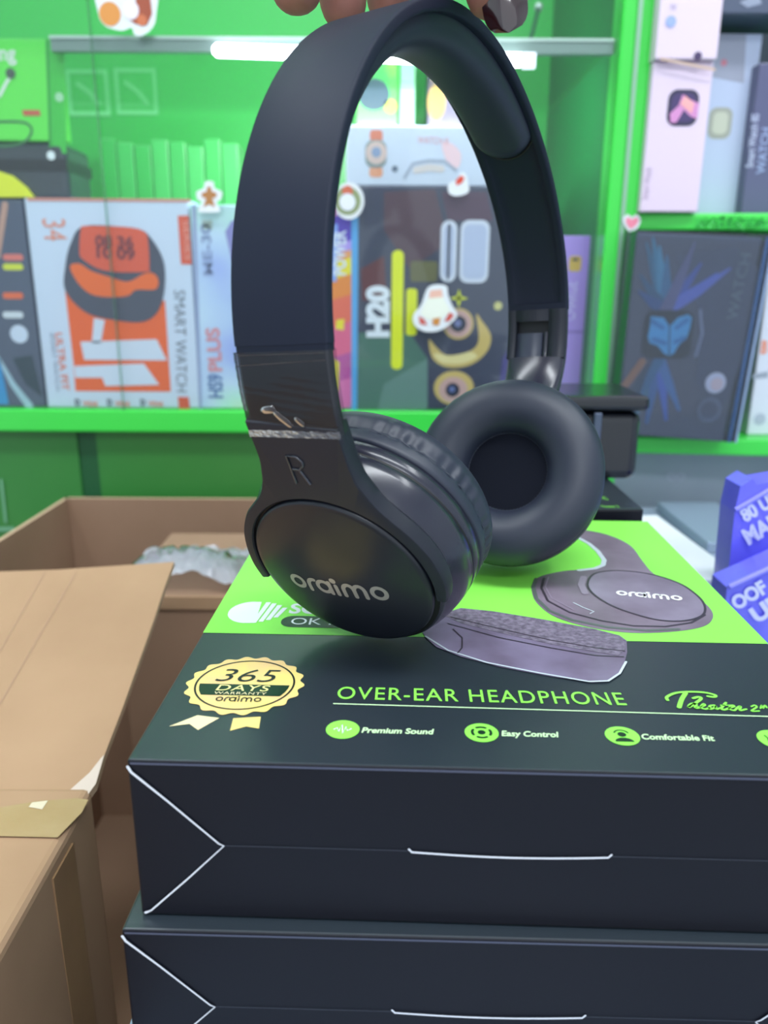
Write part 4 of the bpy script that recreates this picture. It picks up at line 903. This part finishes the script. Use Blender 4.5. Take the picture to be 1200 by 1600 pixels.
# lower right: dark box with a blue butterfly watch, in clear wrap, slightly tilted
db = thing('butterfly_watch_box', 'dark wrapped box with a blue butterfly watch on the lower right shelf', 'box', (.30, .77, ZT-.027))
pD = face_y(.745, .0004); c8 = [pD.px(*p) for p in ((962,677),(1130,690),(1192,371),(996,363))]
F = [pD.P(*c) for c in c8]; mb = MB(); dm = mat('navy_box', '2e3a50', .3, coat=.4)
dy = V((0, .05, 0)); F[0].z = max(F[0].z, ZT-.026)
mb.hexa([F[0], F[1], F[1]+dy, F[0]+dy, F[3], F[2], F[2]+dy, F[3]+dy], dm); mb.build('carton', db, bevel=.0015, recalc=True)
a = MB(); pl = pD
rgb = random.Random(11)
for i, (x, y, c) in enumerate([(1010,380,'2f6f8c'),(1020,372,'3a8aa8'),(1030,385,'4a9ab8'),(1042,400,'3a7aa0'),(1075,400,'5a6aa8'),(1095,412,'4a60b0'),(1120,428,'5c78d8'),(1140,420,'6a7ad0'),(1000,430,'2a6080'),(998,455,'305a90'),(1085,380,'6a6a90')]):
    a.stroke(pl, [pl.px(x, y), pl.px((x+1040)/2, (y+490)/2), pl.px(1040, 485)], [.002, .009, .012], ink(c), 1 + i*.1)
for i, (x, y, c) in enumerate([(972,640,'2a4a60'),(990,655,'3a7a90'),(1010,660,'3a6fa8'),(1040,655,'4a70c8'),(1060,640,'4a80b8'),(1000,620,'2f7098')]):
    a.stroke(pl, [pl.px(1030, 560), pl.px((x+1030)/2, (y+560)/2), pl.px(x, y)], [.010, .008, .003], ink(c), 2.2 + i*.1)
a.stroke(pl, [pl.px(1003, 565), pl.px(985, 590), pl.px(968, 612)], .007, ink('b07a58'), 3)
a.pxpoly(pl, [(1055,400),(1150,385),(1185,420),(1160,560),(1130,640),(1085,600),(1100,500)], ink('4b5468'), .6)
u0, v0 = pl.px(1001, 560); u1, v1 = pl.px(1086, 485); a.rrect(pl, u0, v0, u1, v1, .009, ink('16262c'), 4); a.stroke(pl, [pl.px(*p) for p in [(1093,485),(1096,520),(1086,556)]], .003, ink('9098b0'), 4)
bf = ink('4fb0e0'); bf2 = ink('2f88c0')
a.pxpoly(pl, [(1045,510),(1036,496),(1016,494),(1014,512),(1011,526),(1014,536),(1026,540),(1036,552),(1044,556)], bf, 5)
a.pxpoly(pl, [(1045,510),(1058,496),(1074,491),(1080,496),(1077,512),(1072,528),(1060,538),(1052,552),(1044,556)], bf, 5); a.stroke(pl, [pl.px(1045, 506), pl.px(1044, 558)], .0012, ink('18506c'), 6)
for p in [[(1018,502),(1034,512)], [(1072,500),(1056,512)], [(1020,530),(1038,536)], [(1068,528),(1054,534)]]: a.stroke(pl, [pl.px(*q) for q in p], .004, bf2, 6)
a.disc(pl, pl.px(1117, 598), .0098, ink('e8e8f4'), 4); a.disc(pl, pl.px(1119, 600), .006, ink('f0d8d8'), 5); a.disc(pl, pl.px(1107, 640), .012, ink('6a7488'), 4); a.disc(pl, pl.px(1107, 640), .008, ink('4b5468'), 5)
a.pxtext(pl, 'WATCH', (1150,500), (1172,398), .010, ink('7a8a90'), 4)
a.build('front_print', db)
wp = MB(); G2_ = [p + V((0, -.004, 0)) for p in F]; e = .002
wp.hexa([G2_[0]+V((-e,0,0)), G2_[1]+V((.010,0,0)), G2_[1]+dy+V((.010,.006,0)), G2_[0]+dy+V((-e,.006,0)), G2_[3]+V((-e,0,e)), G2_[2]+V((.008,0,e)), G2_[2]+dy+V((.008,.006,e)), G2_[3]+dy+V((-e,.006,e))], clear_mat('clear_wrap', 'e2e8f2', 1.0, .05, .05, 'c8d4ea')); wp.build('clear_wrap', db, recalc=True)
wp = MB(); wp.tube([G2_[1]+V((.010,-.001,0)), G2_[2]+V((.008,-.001,0))], .0012, mat('wrap_edge', '8fa2c4', .2, spec=.8), 8); wp.tube([F[1]+V((.004,-.003,0)), F[2]+V((.003,-.003,0))], .0020, mat('wrap_edge_blue', '2c4c78', .2, spec=.8), 8); wp.build('wrap_edge', db)
def artR(a, pl):
    a.pxpoly(pl, [(1176,585),(1200,580),(1200,590),(1176,592)], ink('9aa2b0'), 1); a.pxtext(pl, 'B', (1188,552), (1198,552), .012, ink('e89070'), 1, bold=.04); a.disc(pl, pl.px(1187, 655), .006, ink('b0b6c8'), 1)
shelfbox('white_gadget_box', 'white box at the right edge beside the butterfly watch box', (1166,688), (1300,700), 388, .79, .04, 'd4d8e4', artR, zb=-.0268)

# ============================================================ STICKERS ON THE GLASS
def sticker(name, label, cx, cy, outline, parts, pl=None):
    pl = pl or face_y(.7812, .0003); mb = MB(); mb.pxpoly(pl, [(cx+x, cy+y) for x, y in outline], ink('dfe4e6'), 1, True)
    for c, pts, k in parts:
        if isinstance(pts, tuple): mb.disc(pl, pl.px(cx+pts[0], cy+pts[1]), pts[2], ink(c), k)
        else: mb.pxpoly(pl, [(cx+x, cy+y) for x, y in pts], ink(c), k)
    return tag(mb.build(name), label, 'sticker')
def wob(rx, ry, n=30, f=5, a=.08, ph=0): return [(rx*(1 + a*math.cos(f*t_ + ph))*math.cos(t_), ry*(1 + a*math.cos(f*t_ + ph))*math.sin(t_)) for t_ in [2*math.pi*i/n for i in range(n)]]
sticker('cookie_sticker', 'gingerbread cookie sticker on the cabinet glass', 327, 308, [(-6,-24),(6,-24),(9,-14),(20,-8),(18,4),(12,8),(17,22),(4,24),(-4,24),(-17,22),(-12,8),(-18,4),(-20,-8),(-9,-14)], [('b07a48', [(-3,-16),(3,-16),(4,-9),(12,-6),(11,0),(5,2),(9,16),(2,12),(-2,12),(-9,16),(-5,2),(-11,0),(-12,-6),(-4,-9)], 2)])
sticker('festive_sticker', 'orange, white and brown festive sticker at the top of the glass', 200, 14, [(-46,-40),(40,-40),(44,10),(38,30),(22,42),(10,40),(6,30),(-8,34),(-22,32),(-36,26),(-46,8)], [('d69048', (-28, 8, .0095), 2), ('a05038', [(14,-30),(34,-28),(38,8),(30,26),(12,24),(-4,12),(10,8)], 2), ('e6e0e8', (4, 2, .0075), 3), ('c8704a', (22, 18, .0045), 3)])
sticker('wreath_sticker', 'round wreath sticker on the cabinet glass at the left limb of the headband', 545, 314, wob(24, 29, 30, 1, 0), [('8c9a70', (-2, 0, .0125), 2), ('c86a50', (-2, -15, .005), 3), ('dfe4ea', (-2, 2, .0075), 4)])
sticker('cake_sticker', 'rounded white and red festive sticker over the dark H20 box', 680, 484, [(-10,-36),(16,-38),(20,-24),(26,-8),(34,6),(30,16),(8,32),(-16,34),(-32,24),(-34,8),(-22,-8)], [('e8b8a4', [(-8,-30),(10,-32),(12,-20),(-10,-18)], 2), ('e8ecdc', [(-12,-18),(12,-20),(24,2),(10,14),(-12,16),(-24,6)], 2), ('c85a50', [(22,4),(30,8),(22,18),(14,18)], 3), ('c85a50', [(-26,10),(-18,14),(-12,24),(-24,22)], 3), ('c8863c', [(-4,14),(8,12),(6,24),(-4,24)], 4)])
sticker('red_tip_sticker', 'small white sticker with a red tip on the white watch box behind the glass', 716, 288, [(-16,10),(-14,-2),(-2,-8),(4,-18),(12,-16),(16,0),(16,12),(2,18),(-10,17)], [('d8503c', [(-4,-6),(4,-14),(10,-10),(6,-2),(-3,2)], 2)])
sticker('heart_sticker', 'small pink heart sticker on the green upright', 987, 349, [(-14,-8),(-6,-14),(0,-10),(8,-14),(14,-6),(10,6),(-2,14),(-11,4)], [('ef8aa0', [(-10,-6),(-5,-10),(0,-6),(7,-10),(11,-5),(7,3),(-2,9),(-8,2)], 2)], face_y(.7745, .0003))
mk = MB(); pl2 = face_y(.7955); mk.stroke(pl2, [pl2.px(*p) for p in [(2,750),(9,815)]], .003, mat('pale_decal', '6fa880', .5), 1); mk.stroke(pl2, [pl2.px(-10, 827), pl2.px(20, 826)], .005, mat('pale_decal', '6fa880', .5), 1); mk.stroke(pl2, [pl2.px(*p) for p in [(14,838),(13,852),(6,860),(-8,861)]], .005, mat('pale_decal', '6fa880', .5), 1)
mk.build('door_lettering', cab)

# ============================================================ ROOM LAMPS (fittings of the lights set at the top; the rear one is added fill)
for x, y, sx, sy, lab in ((.2, -1.75, .65, .14, 'long white ceiling lamp at the back of the shop, behind the viewer'), (.15, -.25, .65, .14, 'long white ceiling lamp above the counter'), (-.9, .3, .14, .65, 'long white ceiling lamp on the left of the shop'), (1.1, .1, .14, .65, 'long white ceiling lamp on the right of the shop')):
    t = thing('ceiling_lamp', lab, 'lamp', (x, y, 2.75)); mb = MB(); mb.box(x-sx, x+sx, y-sy, y+sy, 2.68, 2.75, mat('lamp_housing', 'e8eaee', .4)); mb.build('housing', t)
